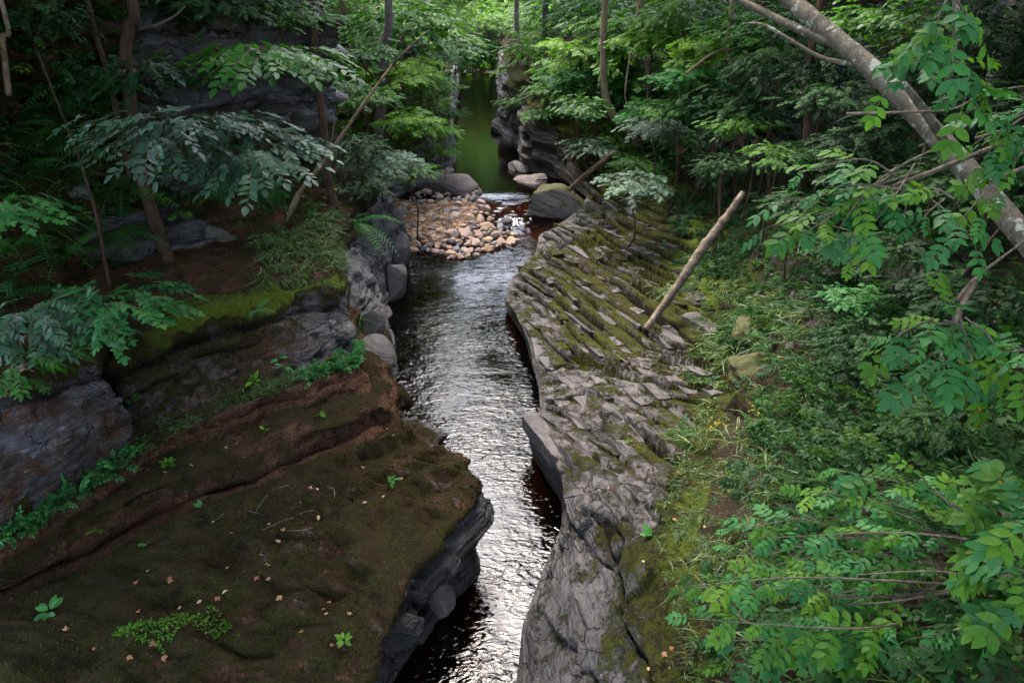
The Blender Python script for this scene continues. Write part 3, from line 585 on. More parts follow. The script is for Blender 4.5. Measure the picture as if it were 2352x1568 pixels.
# --- river bed
def water_z(y): return .5 * sstep(25.6, 29.6, y) + .45 * sstep(64.5, 67.5, y) + .5 * sstep(76, 90, y)
xs = np.arange(-9, 7.01, .1); ys = np.concatenate([np.arange(4, 34, .1), np.arange(34, 100, .6)])
Xb, Yb = np.meshgrid(xs, ys); pb = np.stack([Xb.ravel(), Yb.ravel(), 0 * Xb.ravel()], 1)
bar_c = -2.35 + .02 * (Yb - 26)
bar = np.exp(-((Yb - 26.6) / 2.5) ** 4) * sstep(1.2, -.4, Xb - bar_c - .8)
dz = -1.6 + 1.0 * sstep(18, 23, Yb) + .25 * sstep(22, 25, Yb)
dz = np.where(Yb > 27.5, -.14 - .28 * (Yb - 28.2).clip(0, 6), dz)
Zb = water_z(Yb) + dz + fbm(pb, .8, 4, 131).reshape(Xb.shape) * .16 + fbm(pb, 3.2, 3, 132).reshape(Xb.shape) * .07
Zb = Zb * (1 - bar) + bar * (water_z(Yb) + .16 + .06 * fbm(pb, 1.5, 3, 133).reshape(Xb.shape))
nb_ = NT("river_bed"); co = nb_.coord()
vor = nb_.n("ShaderNodeTexVoronoi"); nb_.l(co, vor.inputs["Vector"]); vor.inputs["Scale"].default_value = 7
vcol = nb_.ramp(vor.outputs["Color"], [(.2, (.10, .045, .018)), (.5, (.22, .12, .055)), (.8, (.3, .2, .12))])
sepz = nb_.n("ShaderNodeSeparateXYZ"); nb_.l(nb_.n("ShaderNodeNewGeometry").outputs["Position"], sepz.inputs[0])
shal = nb_.attr("depth")
bc = nb_.mix(nb_.rng(shal, .05, .75), nb_.mul(vcol, nb_.ramp(nb_.noise(co, 3, 5), [(.3, (.4, .4, .4)), (.7, (1, 1, 1))])), (.008, .006, .003))  # bed colour darkens with depth, in place of light lost in the water
M['bed'] = nb_.done(nb_.bsdf(bc, .8, .2, nb_.bump(vor.outputs["Distance"], .8, .08)).outputs[0])
mbb = MB(); idx = np.arange(Xb.size).reshape(Xb.shape)
mbb.add(np.stack([Xb.ravel(), Yb.ravel(), Zb.ravel()], 1), quads=np.stack([idx[:-1, :-1], idx[:-1, 1:], idx[1:, 1:], idx[1:, :-1]], 2).reshape(-1, 4))
struct(mbb.build("river_bed", M['bed'], attrs=dict(depth=(water_z(Yb) - Zb).ravel())), label="stony brown river bed")

# --- water
xs = np.arange(-9, 7.01, .055); ys = np.concatenate([np.arange(4, 30, .045), np.arange(30, 100, .25)])
Xw, Yw = np.meshgrid(xs, ys); pw = np.stack([Xw.ravel(), Yw.ravel(), 0 * Xw.ravel()], 1)
rap = np.exp(-((Yw - 27.2) / 1.3) ** 2) * sstep(-1.6, -.2, Xw)
weir = np.exp(-((Yw - 66) / 1.5) ** 2)
near = sstep(24, 18, Yw)
wp = pw * np.array([1.0, 1.9, 1]) + np.stack([fbm(pw, .7, 2, 141) * .5, fbm(pw, .7, 2, 142) * .5, 0 * pw[:, 0]], 1)
wav = fbm(wp, 2.3, 3, 143).reshape(Xw.shape)
Zw = water_z(Yw) + wav * (.003 + .006 * near) + rap * .05 * fbm(pw, 3.2, 4, 144).reshape(Xw.shape) + weir * .06 * fbm(pw, 1.5, 3, 145).reshape(Xw.shape)
nw = NT("river_water"); co = nw.coord()
m1_ = nw.mapping(co, (1, 2.0, 1)); ds = nw.noise(co, 1.2, 3)
h1 = nw.noise(m1_, 5.5, 1.2, .5, .9); h2 = nw.noise(m1_, 15, 1, .5, .6)
sepy = nw.n("ShaderNodeSeparateXYZ"); nw.l(co, sepy.inputs[0])
calm = nw.math('MULTIPLY', nw.rng(sepy.outputs[1], 6, 22, 1.6, .25), nw.rng(nw.noise(co, .55, 3), .35, .65, .45, 1.5))
hh = nw.math('MULTIPLY', nw.math('ADD', nw.math('MULTIPLY', h1, 1.0), nw.math('MULTIPLY', h2, .13)), calm)
nrm = nw.bump(hh, 1.0, .0145)
glo = nw.n("ShaderNodeBsdfGlossy"); glo.inputs["Roughness"].default_value = .07; nw.l(nrm, glo.inputs["Normal"])
trn = nw.n("ShaderNodeBsdfTransparent"); trn.inputs[0].default_value = (.34, .18, .07, 1)
fr = nw.n("ShaderNodeFresnel"); fr.inputs["IOR"].default_value = 1.46; nw.l(nrm, fr.inputs["Normal"])
mx = nw.n("ShaderNodeMixShader"); nw.l(fr.outputs[0], mx.inputs[0]); nw.l(trn.outputs[0], mx.inputs[1]); nw.l(glo.outputs[0], mx.inputs[2])
foam = nw.attr("foam"); ff = nw.rng(nw.math('ADD', foam, nw.math('MULTIPLY', nw.math('SUBTRACT', nw.noise(nw.mapping(co, (3, 1.2, 1)), 3.5, 6, .75, .6), .5), 1.9)), .62, .8)
dif = nw.n("ShaderNodeBsdfDiffuse"); dif.inputs[0].default_value = (.75, .75, .78, 1)
mx2 = nw.n("ShaderNodeMixShader"); nw.l(ff, mx2.inputs[0]); nw.l(mx.outputs[0], mx2.inputs[1]); nw.l(dif.outputs[0], mx2.inputs[2])
M['water'] = nw.done(mx2.outputs[0])
foam_a = np.exp(-((Yw - 26.7) / .85) ** 2) * np.exp(-((Xw + .1) / .85) ** 2) * .78 + .5 * np.exp(-((Yw - 66.2) / 1.2) ** 2) * sstep(-7, -5, Xw)
mbw = MB(); idx = np.arange(Xw.size).reshape(Xw.shape)
mbw.add(np.stack([Xw.ravel(), Yw.ravel(), Zw.ravel()], 1), quads=np.stack([idx[:-1, :-1], idx[:-1, 1:], idx[1:, 1:], idx[1:, :-1]], 2).reshape(-1, 4))
struct(mbw.build("river_water", M['water'], attrs=dict(foam=foam_a.ravel())), label="dark peaty river running between the rock banks")

# --- finding the ground under a pixel
def bvh_of(grids, st=3):
    V, F, o = [], [], 0
    for X in grids:
        Y = X[::st, ::st]; A, B = Y.shape[:2]; idx = np.arange(A * B).reshape(A, B) + o
        V.append(Y.reshape(-1, 3)); F.append(np.stack([idx[:-1, :-1], idx[:-1, 1:], idx[1:, 1:], idx[1:, :-1]], 2).reshape(-1, 4)); o += A * B
    return BVHTree.FromPolygons([Vector(a) for a in np.concatenate(V)], np.concatenate(F).tolist())
FARG = np.stack([Xf, Yf, Zf], 2); BEDG = np.stack([Xb, Yb, Zb], 2)
bvh_land = bvh_of([XL, XR]); bvh_all = bvh_of([XL, XR, BEDG])
bvh_far = bvh_of([FARG], 1)
def hit(u, v):
    d = Vector(ray(u, v)).normalized()
    for b in (bvh_all, bvh_far):
        h = b.ray_cast(Vector(CAM), d)
        if h[0] is not None:
            n = h[1]; n = -n if n.dot(d) > 0 else n
            return np.array(h[0]), np.array(n)
    return Py(u, v, 90), np.array([0, 0, 1.0])
def ground(x, y):
    h = None
    for b in (bvh_all, bvh_far):
        r = b.ray_cast(Vector((x, y, 60)), Vector((0, 0, -1)))
        if r[0] is not None and (h is None or r[0].z > h): h = r[0].z
    return 0.0 if h is None else h

# --- loose edged bedding plates that top the right shelf (part of the bank)
_r = np.random.default_rng(211)
_m = ((WR > 2.1) & (WR < 5.0) & (UR > 5.4) & (UR < 16.6)).ravel(); _c = XR.reshape(-1, 3)[_m]; _c = _c[_r.permutation(len(_c))[:9000]]
NRs = XR.reshape(-1, 3); acc = []; mbs = MB(); at_m, at_s, at_b = [], [], []
for cx, cy, cz in _c:
    if len(acc) >= 140: break
    near_k = 1.0 if cy < 14 else .72
    big_ = _r.random() ** 2; L, W_ = (.55 + 1.7 * big_ + .3 * _r.random()) * near_k, (.24 + .5 * big_ * _r.random() + .12 * _r.random()) * near_k
    s_, t_ = ca * cx + sa * cy, -sa * cx + ca * cy
    if any(abs(s_ - a[0]) < .5 * (W_ + a[2]) * .88 and abs(t_ - a[1]) < .5 * (L + a[3]) * .92 for a in acc): continue
    def gz_(ds, dt):
        x, y = ca * (s_ + ds) - sa * (t_ + dt), sa * (s_ + ds) + ca * (t_ + dt); r_ = bvh_land.ray_cast(Vector((x, y, 12)), Vector((0, 0, -1))); return r_[0].z if r_[0] else cz
    g = [gz_(-.35, 0), gz_(.35, 0), gz_(0, -.45), gz_(0, .45)]; gs, gt = np.clip((g[1] - g[0]) / .7, -.5, .6), np.clip((g[3] - g[2]) / .9, -.35, .35)
    if max(g) - min(g) > .75: continue
    acc.append((s_, t_, W_, L)); z0 = np.mean(g) + _r.uniform(-.05, .06)
    ns = gs - _r.uniform(.10, .34)
    per = []
    for (a, b) in ((-.5, -.5), (-.5, -.15), (-.5, .2), (-.5, .5), (0, .52), (.5, .5), (.5, .1), (.5, -.5), (.05, -.52)):
        per.append((a * W_ * _r.uniform(.72, 1.1), b * L * _r.uniform(.82, 1.08)))
    per = np.array(per); per[:, 0] += _r.uniform(-.5, .5) * per[:, 1] * .4; n_ = len(per)
    def ring_(k, dz): q = per * k; return np.stack([ca * (s_ + q[:, 0]) - sa * (t_ + q[:, 1]), sa * (s_ + q[:, 0]) + ca * (t_ + q[:, 1]), z0 + ns * q[:, 0] + gt * q[:, 1] + dz], 1)
    V = np.concatenate([ring_(1.02, -.3), ring_(1.0, -.05), ring_(1.0, -.012), ring_(.955, .0), ring_(.5, _r.uniform(-.004, .012)), ring_(0, .004)[:1]])
    Q = [(k * n_ + i, k * n_ + (i + 1) % n_, (k + 1) * n_ + (i + 1) % n_, (k + 1) * n_ + i) for k in range(4) for i in range(n_)]
    Q = [q[::-1] for q in Q]; T = [(4 * n_ + i, 5 * n_, 4 * n_ + (i + 1) % n_)[::-1] for i in range(n_)]
    mbs.add(V, tris=np.array(T)[:, ::-1], quads=np.array(Q)[:, ::-1]); ups = float(sstep(13, 17, cy))
    at_m += [(_r.uniform(.16, .5) + .12 * ups)] * len(V); at_s += [_r.uniform(.0, .25) + .2 * ups] * len(V); at_b += [_r.uniform(.1, .5)] * len(V)
pl_ = mbs.build("slab_layers", M['rock_right'], right_bank, False, dict(moss=at_m, soil=at_s, bright=at_b, wet=np.zeros(mbs.n), crack=np.zeros(mbs.n)))
# ---------------------------------------------------------------- leaf, frond and spray shapes (length 1 along +y)
rng = np.random.default_rng(7)
def tpl_join(parts):
    V, T, K, o = [], [], [], 0
    for v, t, k in parts:
        V.append(v); T.append(np.asarray(t) + o); K.append(np.full(len(v), k) if np.isscalar(k) else k); o += len(v)
    return np.concatenate(V), np.concatenate(T), np.concatenate(K)
def tpl_move(tpl, pos, fwd, up, size):
    Mx = frames(np.array([fwd], float), np.array([up], float), np.array([size]))[0]
    return tpl[0] @ Mx.T + np.asarray(pos), tpl[1], tpl[2] if len(tpl) > 2 else 0.0
def leaf_oval(w=.3, fold=.18, droop=.12):
    ys = [0, .22, .5, .78, 1.0]; ws = [0, .8, 1.0, .62, 0]
    v = [(0, 0, 0)]
    for y, k in zip(ys[1:-1], ws[1:-1]):
        z = -droop * y * y; v += [(-w * k, y, z + fold * w * k), (0, y, z), (w * k, y, z + fold * w * k)]
    v.append((0, 1, -droop)); t = [(0, 2, 1), (0, 3, 2)]
    for a in (1, 4): t += [(a, a + 1, a + 4), (a, a + 4, a + 3), (a + 1, a + 2, a + 5), (a + 1, a + 5, a + 4)]
    t += [(7, 8, 10), (8, 9, 10)]
    return np.array(v, float), np.array(t)
LEAF = leaf_oval(.26); LEAFW = leaf_oval(.32, .12, .2); LEAFN = leaf_oval(.2, .2, .25)
LEAF4 = (np.array([(0, 0, 0), (-.25, .45, .05), (.25, .45, .05), (0, 1, -.1), (0, .45, -.02)], float), np.array([(0, 4, 1), (0, 2, 4), (1, 4, 3), (4, 2, 3)]))
def compound(n=4, w=.34, seed=0, leafl=.36):
    r = np.random.default_rng(seed); parts = []
    lf = leaf_oval(w, .15, .18)
    rv = np.array([(-.008, 0, 0), (.008, 0, 0), (-.004, .62, -.03), (.004, .62, -.03)], float)
    parts.append((rv, [(0, 1, 3), (0, 3, 2)], .3))
    for k in range(n):
        y = .22 + .46 * k / max(n - 1, 1)
        for s in (-1, 1):
            a = R(62 - 14 * k / n + r.uniform(-8, 8)); L = leafl * (1 - .12 * abs(k - n / 2)) * r.uniform(.9, 1.1)
            parts.append(tpl_move(lf, (0, y, -.04 * y), (s * math.sin(a), math.cos(a), r.uniform(-.35, .12)), (r.uniform(-.35, .35), r.uniform(-.2, .2), 1), L)[:2] + (r.uniform(-.1, .1),))
    parts.append(tpl_move(lf, (0, .68, -.03), (r.uniform(-.1, .1), 1, -.15), (0, 0, 1), leafl * 1.05)[:2] + (r.uniform(-.1, .1),))
    return tpl_join(parts)
COMPOUND = [compound(4, .23, 1, .33), compound(3, .25, 2, .36), compound(3, .26, 3, .38), compound(4, .24, 4, .33)]
def palmate(seed=0):
    r = np.random.default_rng(seed); pts = []
    for a, L in ((-115, .42), (-55, .72), (0, 1.0), (55, .72), (115, .42)):
        for da, k in ((-22, .62), (-11, .8), (0, 1.0), (11, .8), (22, .62)):
            b = R(a + da); pts.append((math.sin(b) * L * k * .8, .1 + math.cos(b) * L * k * .75, -.12 * L * L * k + r.uniform(-.02, .02)))
    v = np.array([(0, 0, 0), (0, .25, .03)] + pts, float); m = len(pts)
    t = [(1, 2 + k + 1, 2 + k) for k in range(m - 1)] + [(1, 2, 0), (1, 0, 1 + m)]
    return v, np.array(t)
PALM = palmate()
def frond(n=17, seed=0, droop=.35, width=.23):
    r = np.random.default_rng(seed); parts = []
    def rach(y): return np.array([0.02 * math.sin(3 * y), y, .32 * y - (droop + .32) * y ** 2.2])
    m = 8; rv = []
    for k in range(m + 1):
        c = rach(k / m); w = .010 * (1 - .8 * k / m); rv += [c + (-w, 0, 0), c + (w, 0, 0)]
    rt = []
    for k in range(m): a = 2 * k; rt += [(a, a + 1, a + 3), (a, a + 3, a + 2)]
    parts.append((np.array(rv), rt, .25))
    for k in range(n):
        y = .12 + .86 * k / (n - 1); L = width * (math.sin(math.pi * min(1, (y + .22) / 1.24) ** 1.1) ** .8 + .05) * (1.0 if y < .9 else .8)
        for s in (-1, 1):
            c = rach(y); teeth = 5; pv = []; pw = .024 * (.5 + .5 * (1 - y))+.006
            for q in range(teeth * 2 + 1):
                f = q / (teeth * 2); ww = pw * (1 - f) ** .7 * (1.25 if q % 2 else .55); z = -.25 * L * f * f
                pv += [(s * L * f, .06 * f * L / .2 - ww, z), (s * L * f, .06 * f * L / .2 + ww, z)]
            pt = []
            for q in range(teeth * 2): a = 2 * q; pt += [(a, a + 1, a + 3), (a, a + 3, a + 2)]
            parts.append((np.array(pv) + c, pt, r.uniform(-.12, .12)))
    return tpl_join(parts)
FROND = [frond(17, 1), frond(15, 2, .55, .2), frond(19, 3, .2, .21)]
def spray(kind, n, seed, leafl=.3, twig=True):
    """a twig of length 1 with leaves on both sides; returns (leaf template, twig template)"""
    r = np.random.default_rng(seed); parts = []
    bend = r.uniform(-.12, .12)
    def c(y): return np.array([bend * math.sin(2.2 * y), y, -.22 * y * y])
    base = {'oval': LEAF, 'wide': LEAFW, 'narrow': LEAFN, 'far': LEAF4, 'palm': PALM}
    for k in range(n):
        y = .12 + .86 * k / (n - 1); s = -1 if k % 2 else 1
        a = R(r.uniform(35, 75)) if k < n - 1 else 0.0
        f = (s * math.sin(a), math.cos(a), r.uniform(-.35, .05)); up = (r.normal(0, .25), r.normal(0, .25), 1)
        L = leafl * r.uniform(.7, 1.15)
        if kind == 'ash': parts.append(tpl_move(COMPOUND[r.integers(4)], c(y), f, up, L))
        else: parts.append(tpl_move(base[kind], c(y), f, up, L)[:2] + (r.uniform(-.16, .16),))
    tv = []; m = 5
    for k in range(m + 1):
        q = c(k / m); w = .014 * (1 - .75 * k / m); tv += [q + (-w, 0, 0), q + (w, 0, 0), q + (0, 0, -w * 1.3)]
    tt = []
    for k in range(m):
        a = 3 * k
        for e in range(3): b = (e + 1) % 3; tt += [(a + e, a + b, a + 3 + b), (a + e, a + 3 + b, a + 3 + e)]
    return tpl_join(parts), (np.array(tv), np.array(tt))
SPR = {'oval': [spray('oval', 11, k, .3) for k in (1, 2, 3)], 'wide': [spray('wide', 9, k, .36) for k in (4, 5, 6)],
       'ash': [spray('ash', 6, k, .8) for k in (7, 8)], 'far': [spray('far', 12, k, .27) for k in (9, 10, 11)], 'narrow': [spray('narrow', 12, k, .4) for k in (12, 13)],
       'palm': [spray('palm', 8, k, .34) for k in (14, 15)]}
def unit(v): return v / np.maximum(np.linalg.norm(v, axis=-1, keepdims=True), 1e-9)

def crown_mesh(name, seed, rad, nspray, slen, kind, mats, clumps=16, spread=.34, shell=.55, droop=-.12, limbs=True, flat=.5):
    """crown round the origin: clumps of leafy twigs on limbs; mats = [leaf, bark]"""
    r = np.random.default_rng(seed); rad = np.array(rad, float); mb = MB()
    cd = unit(r.normal(size=(clumps, 3))); cd[:, 2] = np.abs(cd[:, 2]) * 1.0 - .35 * r.random(clumps); cd = unit(cd)
    cc = cd * (shell + (1 - shell) * r.random((clumps, 1)) ** .6) * .85
    wgt = r.random(clumps) + .35; wgt /= wgt.sum()
    ci = r.choice(clumps, nspray, p=wgt)
    pos = (cc[ci] + r.normal(size=(nspray, 3)) * spread * np.array([1, 1, flat])) * rad
    d = unit(pos * np.array([1, 1, .3]) + r.normal(size=(nspray, 3)) * rad * .35); d[:, 2] = d[:, 2] * .45 + droop + r.normal(size=nspray) * .12
    up = np.array([0, 0, 1.0]) + r.normal(size=(nspray, 3)) * .2 + .15 * d
    size = slen * r.uniform(.7, 1.25, nspray)
    ctint = np.clip(.48 + .16 * r.normal(size=clumps), .1, .9)
    tint = np.clip(ctint[ci] + r.normal(size=nspray) * .10, .05, .93)
    which = r.integers(0, len(SPR[kind]), nspray)
    for k, (lt, tt) in enumerate(SPR[kind]):
        m = which == k; Mx = frames(d[m], up[m], size[m])
        mb.scatter(lt, Mx, pos[m], tint[m], 0); mb.scatter(tt, Mx, pos[m], .5, 1)
    if limbs:
        o = np.array([0, 0, -.75 * rad[2]])
        for k in range(clumps):
            e = cc[k] * rad; mid = (o + e) / 2 + r.normal(size=3) * rad * .08 + np.array([0, 0, .05 * rad[2]]); rr = .022 * rad.mean()
            tube(mb, [o, mid, e], [rr, rr * .6, rr * .22], 5, 7, mat=1)
    return mb.mesh(name, mats)

def place(name, me, loc, rotz=0, scale=1.0, parent=None, tilt=(0, 0)):
    o = link(name, me, parent); o.location = Vector(loc)
    o.rotation_euler = (tilt[0], tilt[1], rotz); o.scale = (scale,) * 3 if np.isscalar(scale) else scale
    return o

BT, BG = M['bark_tan'], M['bark_grey']
CROWNS = {
  'fresh': [crown_mesh("crown_fresh", 11, (1.5, 1.5, 1.1), 230, .55, 'oval', [M['leaf_mid'], BT]), crown_mesh("crown_fresh_b", 12, (1.5, 1.4, 1.0), 210, .6, 'wide', [M['leaf_mid'], BT])],
  'sun': [crown_mesh("crown_sunny", 13, (1.5, 1.5, 1.0), 240, .55, 'oval', [M['leaf_sun'], BT]), crown_mesh("crown_sunny_b", 14, (1.5, 1.3, .9), 110, .6, 'ash', [M['leaf_sun'], BT])],
  'ash': [crown_mesh("crown_ash", 15, (1.5, 1.5, 1.0), 130, .62, 'ash', [M['leaf_fresh'], BG]), crown_mesh("crown_ash_b", 16, (1.5, 1.4, .9), 120, .66, 'ash', [M['leaf_mid'], BG])],
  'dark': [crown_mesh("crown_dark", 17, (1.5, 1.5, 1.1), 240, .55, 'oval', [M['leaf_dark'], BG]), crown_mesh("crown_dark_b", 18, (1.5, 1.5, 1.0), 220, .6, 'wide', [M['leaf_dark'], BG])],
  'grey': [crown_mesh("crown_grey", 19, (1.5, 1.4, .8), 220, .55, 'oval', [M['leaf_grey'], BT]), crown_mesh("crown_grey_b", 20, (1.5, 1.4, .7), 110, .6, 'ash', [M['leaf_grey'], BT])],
  'far': [crown_mesh("crown_far", 21, (3, 3, 2.6), 520, .85, 'far', [M['leaf_far'], BG], 26, .28), crown_mesh("crown_far_b", 22, (3, 3, 2.4), 520, .9, 'far', [M['leaf_mid'], BG], 26, .28), crown_mesh("crown_far_c", 23, (3, 3, 2.4), 520, .85, 'far', [M['leaf_sun'], BG], 26, .28)],
  'tall': [crown_mesh("crown_tall", 24, (4.5, 4.5, 3.6), 900, 1.35, 'far', [M['leaf_mid'], BG], 34, .27, .3), crown_mesh("crown_tall_b", 25, (4.5, 4.5, 4.0), 900, 1.35, 'far', [M['leaf_dark'], BG], 34, .27, .3)],
}
BASER = dict(fresh=1.5, sun=1.5, ash=1.5, dark=1.5, grey=1.5, far=3.0, tall=4.5)

def trunk_mesh(name, pts, radii, mat, sides=10, branches=(), lump=.08):
    mb = MB(); tube(mb, pts, radii, sides, max(10, len(pts) * 7), lump=lump, seed=len(pts))
    for bp, br in branches: tube(mb, bp, br, 6, max(6, len(bp) * 4))
    return mb.mesh(name, [mat])

NT_ = 0
def tree(name, label, cat, trunk_pts, radii, bark, crown_kind=None, crown_at=None, crown_r=1.5, group=None, branches=(), scale_z=1.0):
    """a tree or bush: Empty at its foot > trunk, crown"""
    global NT_; NT_ += 1
    base = np.array(trunk_pts[0]); t = empty(name, base, label, cat, group)
    loc = [np.array(q) - base for q in trunk_pts]
    link("trunk", trunk_mesh("trunk", loc, radii, bark, 10, [([np.array(q) - base for q in bp], br) for bp, br in branches]), t)
    if crown_kind:
        ms = CROWNS[crown_kind]; s = crown_r / BASER[crown_kind]
        at = np.array(crown_at if crown_at is not None else trunk_pts[-1]) - base
        place("crown", ms[NT_ % len(ms)], at, rng.uniform(0, 6.28), (s, s, s * scale_z), t)
    return t
def bush_at(name, label, cat, u, v, y, rpx, kind, bark=None, group=None, sz=.85, lean=0.0, auto=False):
    """crown centred where pixel (u, v) meets the plane y; stem down to the ground"""
    if auto: rpx *= 1.15; y = float(np.clip(hit(u, min(v + .75 * rpx, 1500))[0][1], y - 6, y + 2))
    c = Py(u, v, y); depth = np.dot(c - CAM, FW); r_ = rpx / FPX * depth
    if auto:
        hb = hit(u, min(v + .6 * rpx, 1540))[0]
        if abs(hb[1] - c[1]) < 5: c = np.array([c[0], hb[1], hb[2] + (.42 if kind == 'grey' else .8) * r_])
    gx, gy = c[0] + lean * r_, c[1] + .2 * r_; gz = ground(gx, gy)
    if gz > c[2] - .3 * r_: gz = c[2] - .6 * r_
    b = np.array([gx, gy, gz - .1]); top = c + np.array([0, 0, -.5 * r_ * sz])
    mid = (b + top) / 2 + rng.normal(size=3) * .08 * np.linalg.norm(top - b)
    th = .03 + .022 * r_
    return tree(name, label, cat, [b, mid, top], [th * .8, th * .6, th * .4], bark or M['bark_brown'], kind, c, r_, group, (), sz)
# ---------------------------------------------------------------- trees whose trunks show; the crowns stand above the frame
def rise(pts, top, kind_y=None): return [np.array(q) for q in pts] + [np.array(top)]
def trunk_px(pix, y, wpx, top=None, dy=0.0, sink=.25):
    pts = [Py(u, v, y + dy * k) for k, (u, v) in enumerate(pix)]
    pts[0] = pts[0] + np.array([0, 0, -sink]); gz0 = ground(pts[0][0], pts[0][1])
    if pts[0][2] > gz0: pts.insert(0, np.array([pts[0][0] + .05, pts[0][1] + .1, gz0 - .2]))
    r0 = wpx / 2 / FPX * np.dot(pts[0] - CAM, FW)
    if top is not None: pts.append(np.array([pts[-1][0] * 1.02, pts[-1][1] + .2, top[2]]))
    n = len(pts); return pts, [r0 * (1.12 - .55 * k / (n - 1)) for k in range(n)]
def yof(u, v): return hit(u, v)[0][1]
yl = [yof(295, 250), yof(255, 260), yof(8, 175), yof(748, 365), yof(872, 300)]
TR = []
pts, rr = trunk_px([(292, 262), (290, 150), (296, 60), (298, -30)], min(yl[0], 16) - .75, 27, (-9.2, 13.5, 13.0), 0, 1.2)
tree("tree", "thick brown trunk standing upright before the dark cliff on the upper left", "tree", pts, rr, M['bark_brown'], 'tall', (-9.4, 15, 13.5), 4.6)
pts, rr = trunk_px([(262, 262), (250, 180), (222, 90), (198, -10)], min(yl[0], 16) - .8, 13, (-10.6, 12.4, 11.0), 0, 1.2)
tree("tree", "thin brown trunk leaning just left of the thick brown trunk", "tree", pts, rr, M['bark_brown'], 'tall', (-11.2, 12.5, 15), 4.2)
pts, rr = trunk_px([(8, 180), (6, 90), (2, 0)], min(yl[2], 14) - .1, 13, (-12, 13, 13.0))
tree("tree", "slim grey trunk at the dark left edge above the ferns", "tree", pts, rr, M['bark_tan'], 'tall', (-12.5, 8.5, 16), 4.6)
pts, rr = trunk_px([(748, 372), (741, 270), (722, 130), (714, 0)], min(yl[3], 20) - 1.7, 19, (-7.6, 20, 14))
tree("tree", "slender brown trunk rising in front of the right end of the grey cliff", "tree", pts, rr, M['bark_brown'], 'tall', (-9.2, 21, 14.2), 4.3,
     branches=[([Py(716, 60, 19), Py(735, 20, 19), Py(760, -10, 19)], [.07, .05, .03])])
pts, rr = trunk_px([(868, 310), (878, 220), (884, 110), (892, 0)], min(max(yl[4], 24), 30), 25, (-6.6, 28, 15))
tree("tree", "straight purplish grey trunk among bright leaves left of the upper pool", "tree", pts, rr, M['bark_purple'], 'tall', (-9.4, 29, 15.4), 4.3,
     branches=[([Py(882, 170, 27), Py(930, 120, 27), Py(985, 70, 27)], [.06, .045, .02]), ([Py(880, 190, 27), Py(830, 150, 27), Py(800, 100, 27)], [.05, .04, .02])])
# right hand slope
def rtree(label, pix, wpx, ymax, top, crown_at, r, bark='bark_tan', br=()):
    y = min(yof(*pix[0]), ymax); p_, r_ = trunk_px(pix, y, wpx, top)
    gz = ground(p_[0][0], p_[0][1])
    if p_[0][2] > gz: p_.insert(0, np.array([p_[0][0] + .1, p_[0][1] + .1, gz - .2])); r_.insert(0, r_[0] * 1.1)
    return tree("tree", label, "tree", p_, r_, M[bark], 'tall', crown_at, r, None, br)
rtree("pale trunk bent like a hook at its foot, above the brown outcrop", [(1462, 300), (1425, 285), (1398, 245), (1388, 190), (1386, 110), (1390, 0)], 20, 30.3, (5.0, 27, 13.5), (6.8, 28, 14.5), 4.5)
rtree("short pale trunk behind the bright leaves, right of the hooked trunk", [(1492, 165), (1482, 120), (1474, 55), (1470, -20)], 16, 31, (7.5, 32, 15), (7.6, 33, 15.5), 4.6)
rtree("tall thin straight pale trunk high on the right slope", [(1562, 170), (1552, 90), (1548, 0)], 14, 30.5, (9, 32, 16), (11.5, 27, 16.5), 5)
rtree("pale trunk with a kink half way up, left of the big leaning trunk", [(1768, 330), (1778, 240), (1782, 180), (1796, 110), (1802, 40)], 18, 22.4, (9.6, 20, 14), (11.0, 19.5, 14.5), 4.8)
rtree("crooked grey trunk forking low over the mossy ledge", [(1722, 352), (1700, 290), (1688, 220), (1680, 150), (1676, 60)], 17, 23.2, (7.2, 21, 13), (8.6, 23, 14), 4.5, br=[([Py(1690, 235, 23.1), Py(1725, 180, 23.0), Py(1770, 110, 22.8)], [.05, .04, .025])])
rtree("dark short trunk in the shade under the big leaning trunk", [(1858, 345), (1856, 270), (1850, 190)], 24, 18, (9.8, 18, 11), (12.2, 15, 13.5), 4.6, 'bark_brown')
# the big trunk that leans across the upper right corner, close to the bridge
lp = [Pd(2760, 1000, 4.6), Pd(2560, 780, 5.0), Pd(2345, 535, 5.3), Pd(2180, 345, 5.6), Pd(2020, 175, 5.9), Pd(1905, 75, 6.2), Pd(1800, -15, 6.5), Pd(1600, -210, 7.2)]
lr = [.118, .10, .09, .085, .081, .078, .075, .066]
def knot(a, d): return a
tree("leaning_tree", "thick grey trunk with lichen spots leaning across the upper right corner", "tree", lp, lr, M['bark_grey'], 'tall', (4.6, 11.5, 14.5), 3.2,
     branches=[([Pd(1935, 105, 6.1), Pd(1830, 65, 6.4), Pd(1700, 0, 6.8), Pd(1600, -60, 7.2)], [.05, .042, .033, .02]),
               ([Pd(2180, 340, 5.6), Pd(2120, 250, 5.4), Pd(2075, 190, 5.3)], [.035, .03, .02]),
               ([Pd(1975, 150, 6.0), Pd(1880, 130, 6.2), Pd(1760, 60, 6.4), Pd(1705, 55, 6.5)], [.022, .02, .014, .008])])
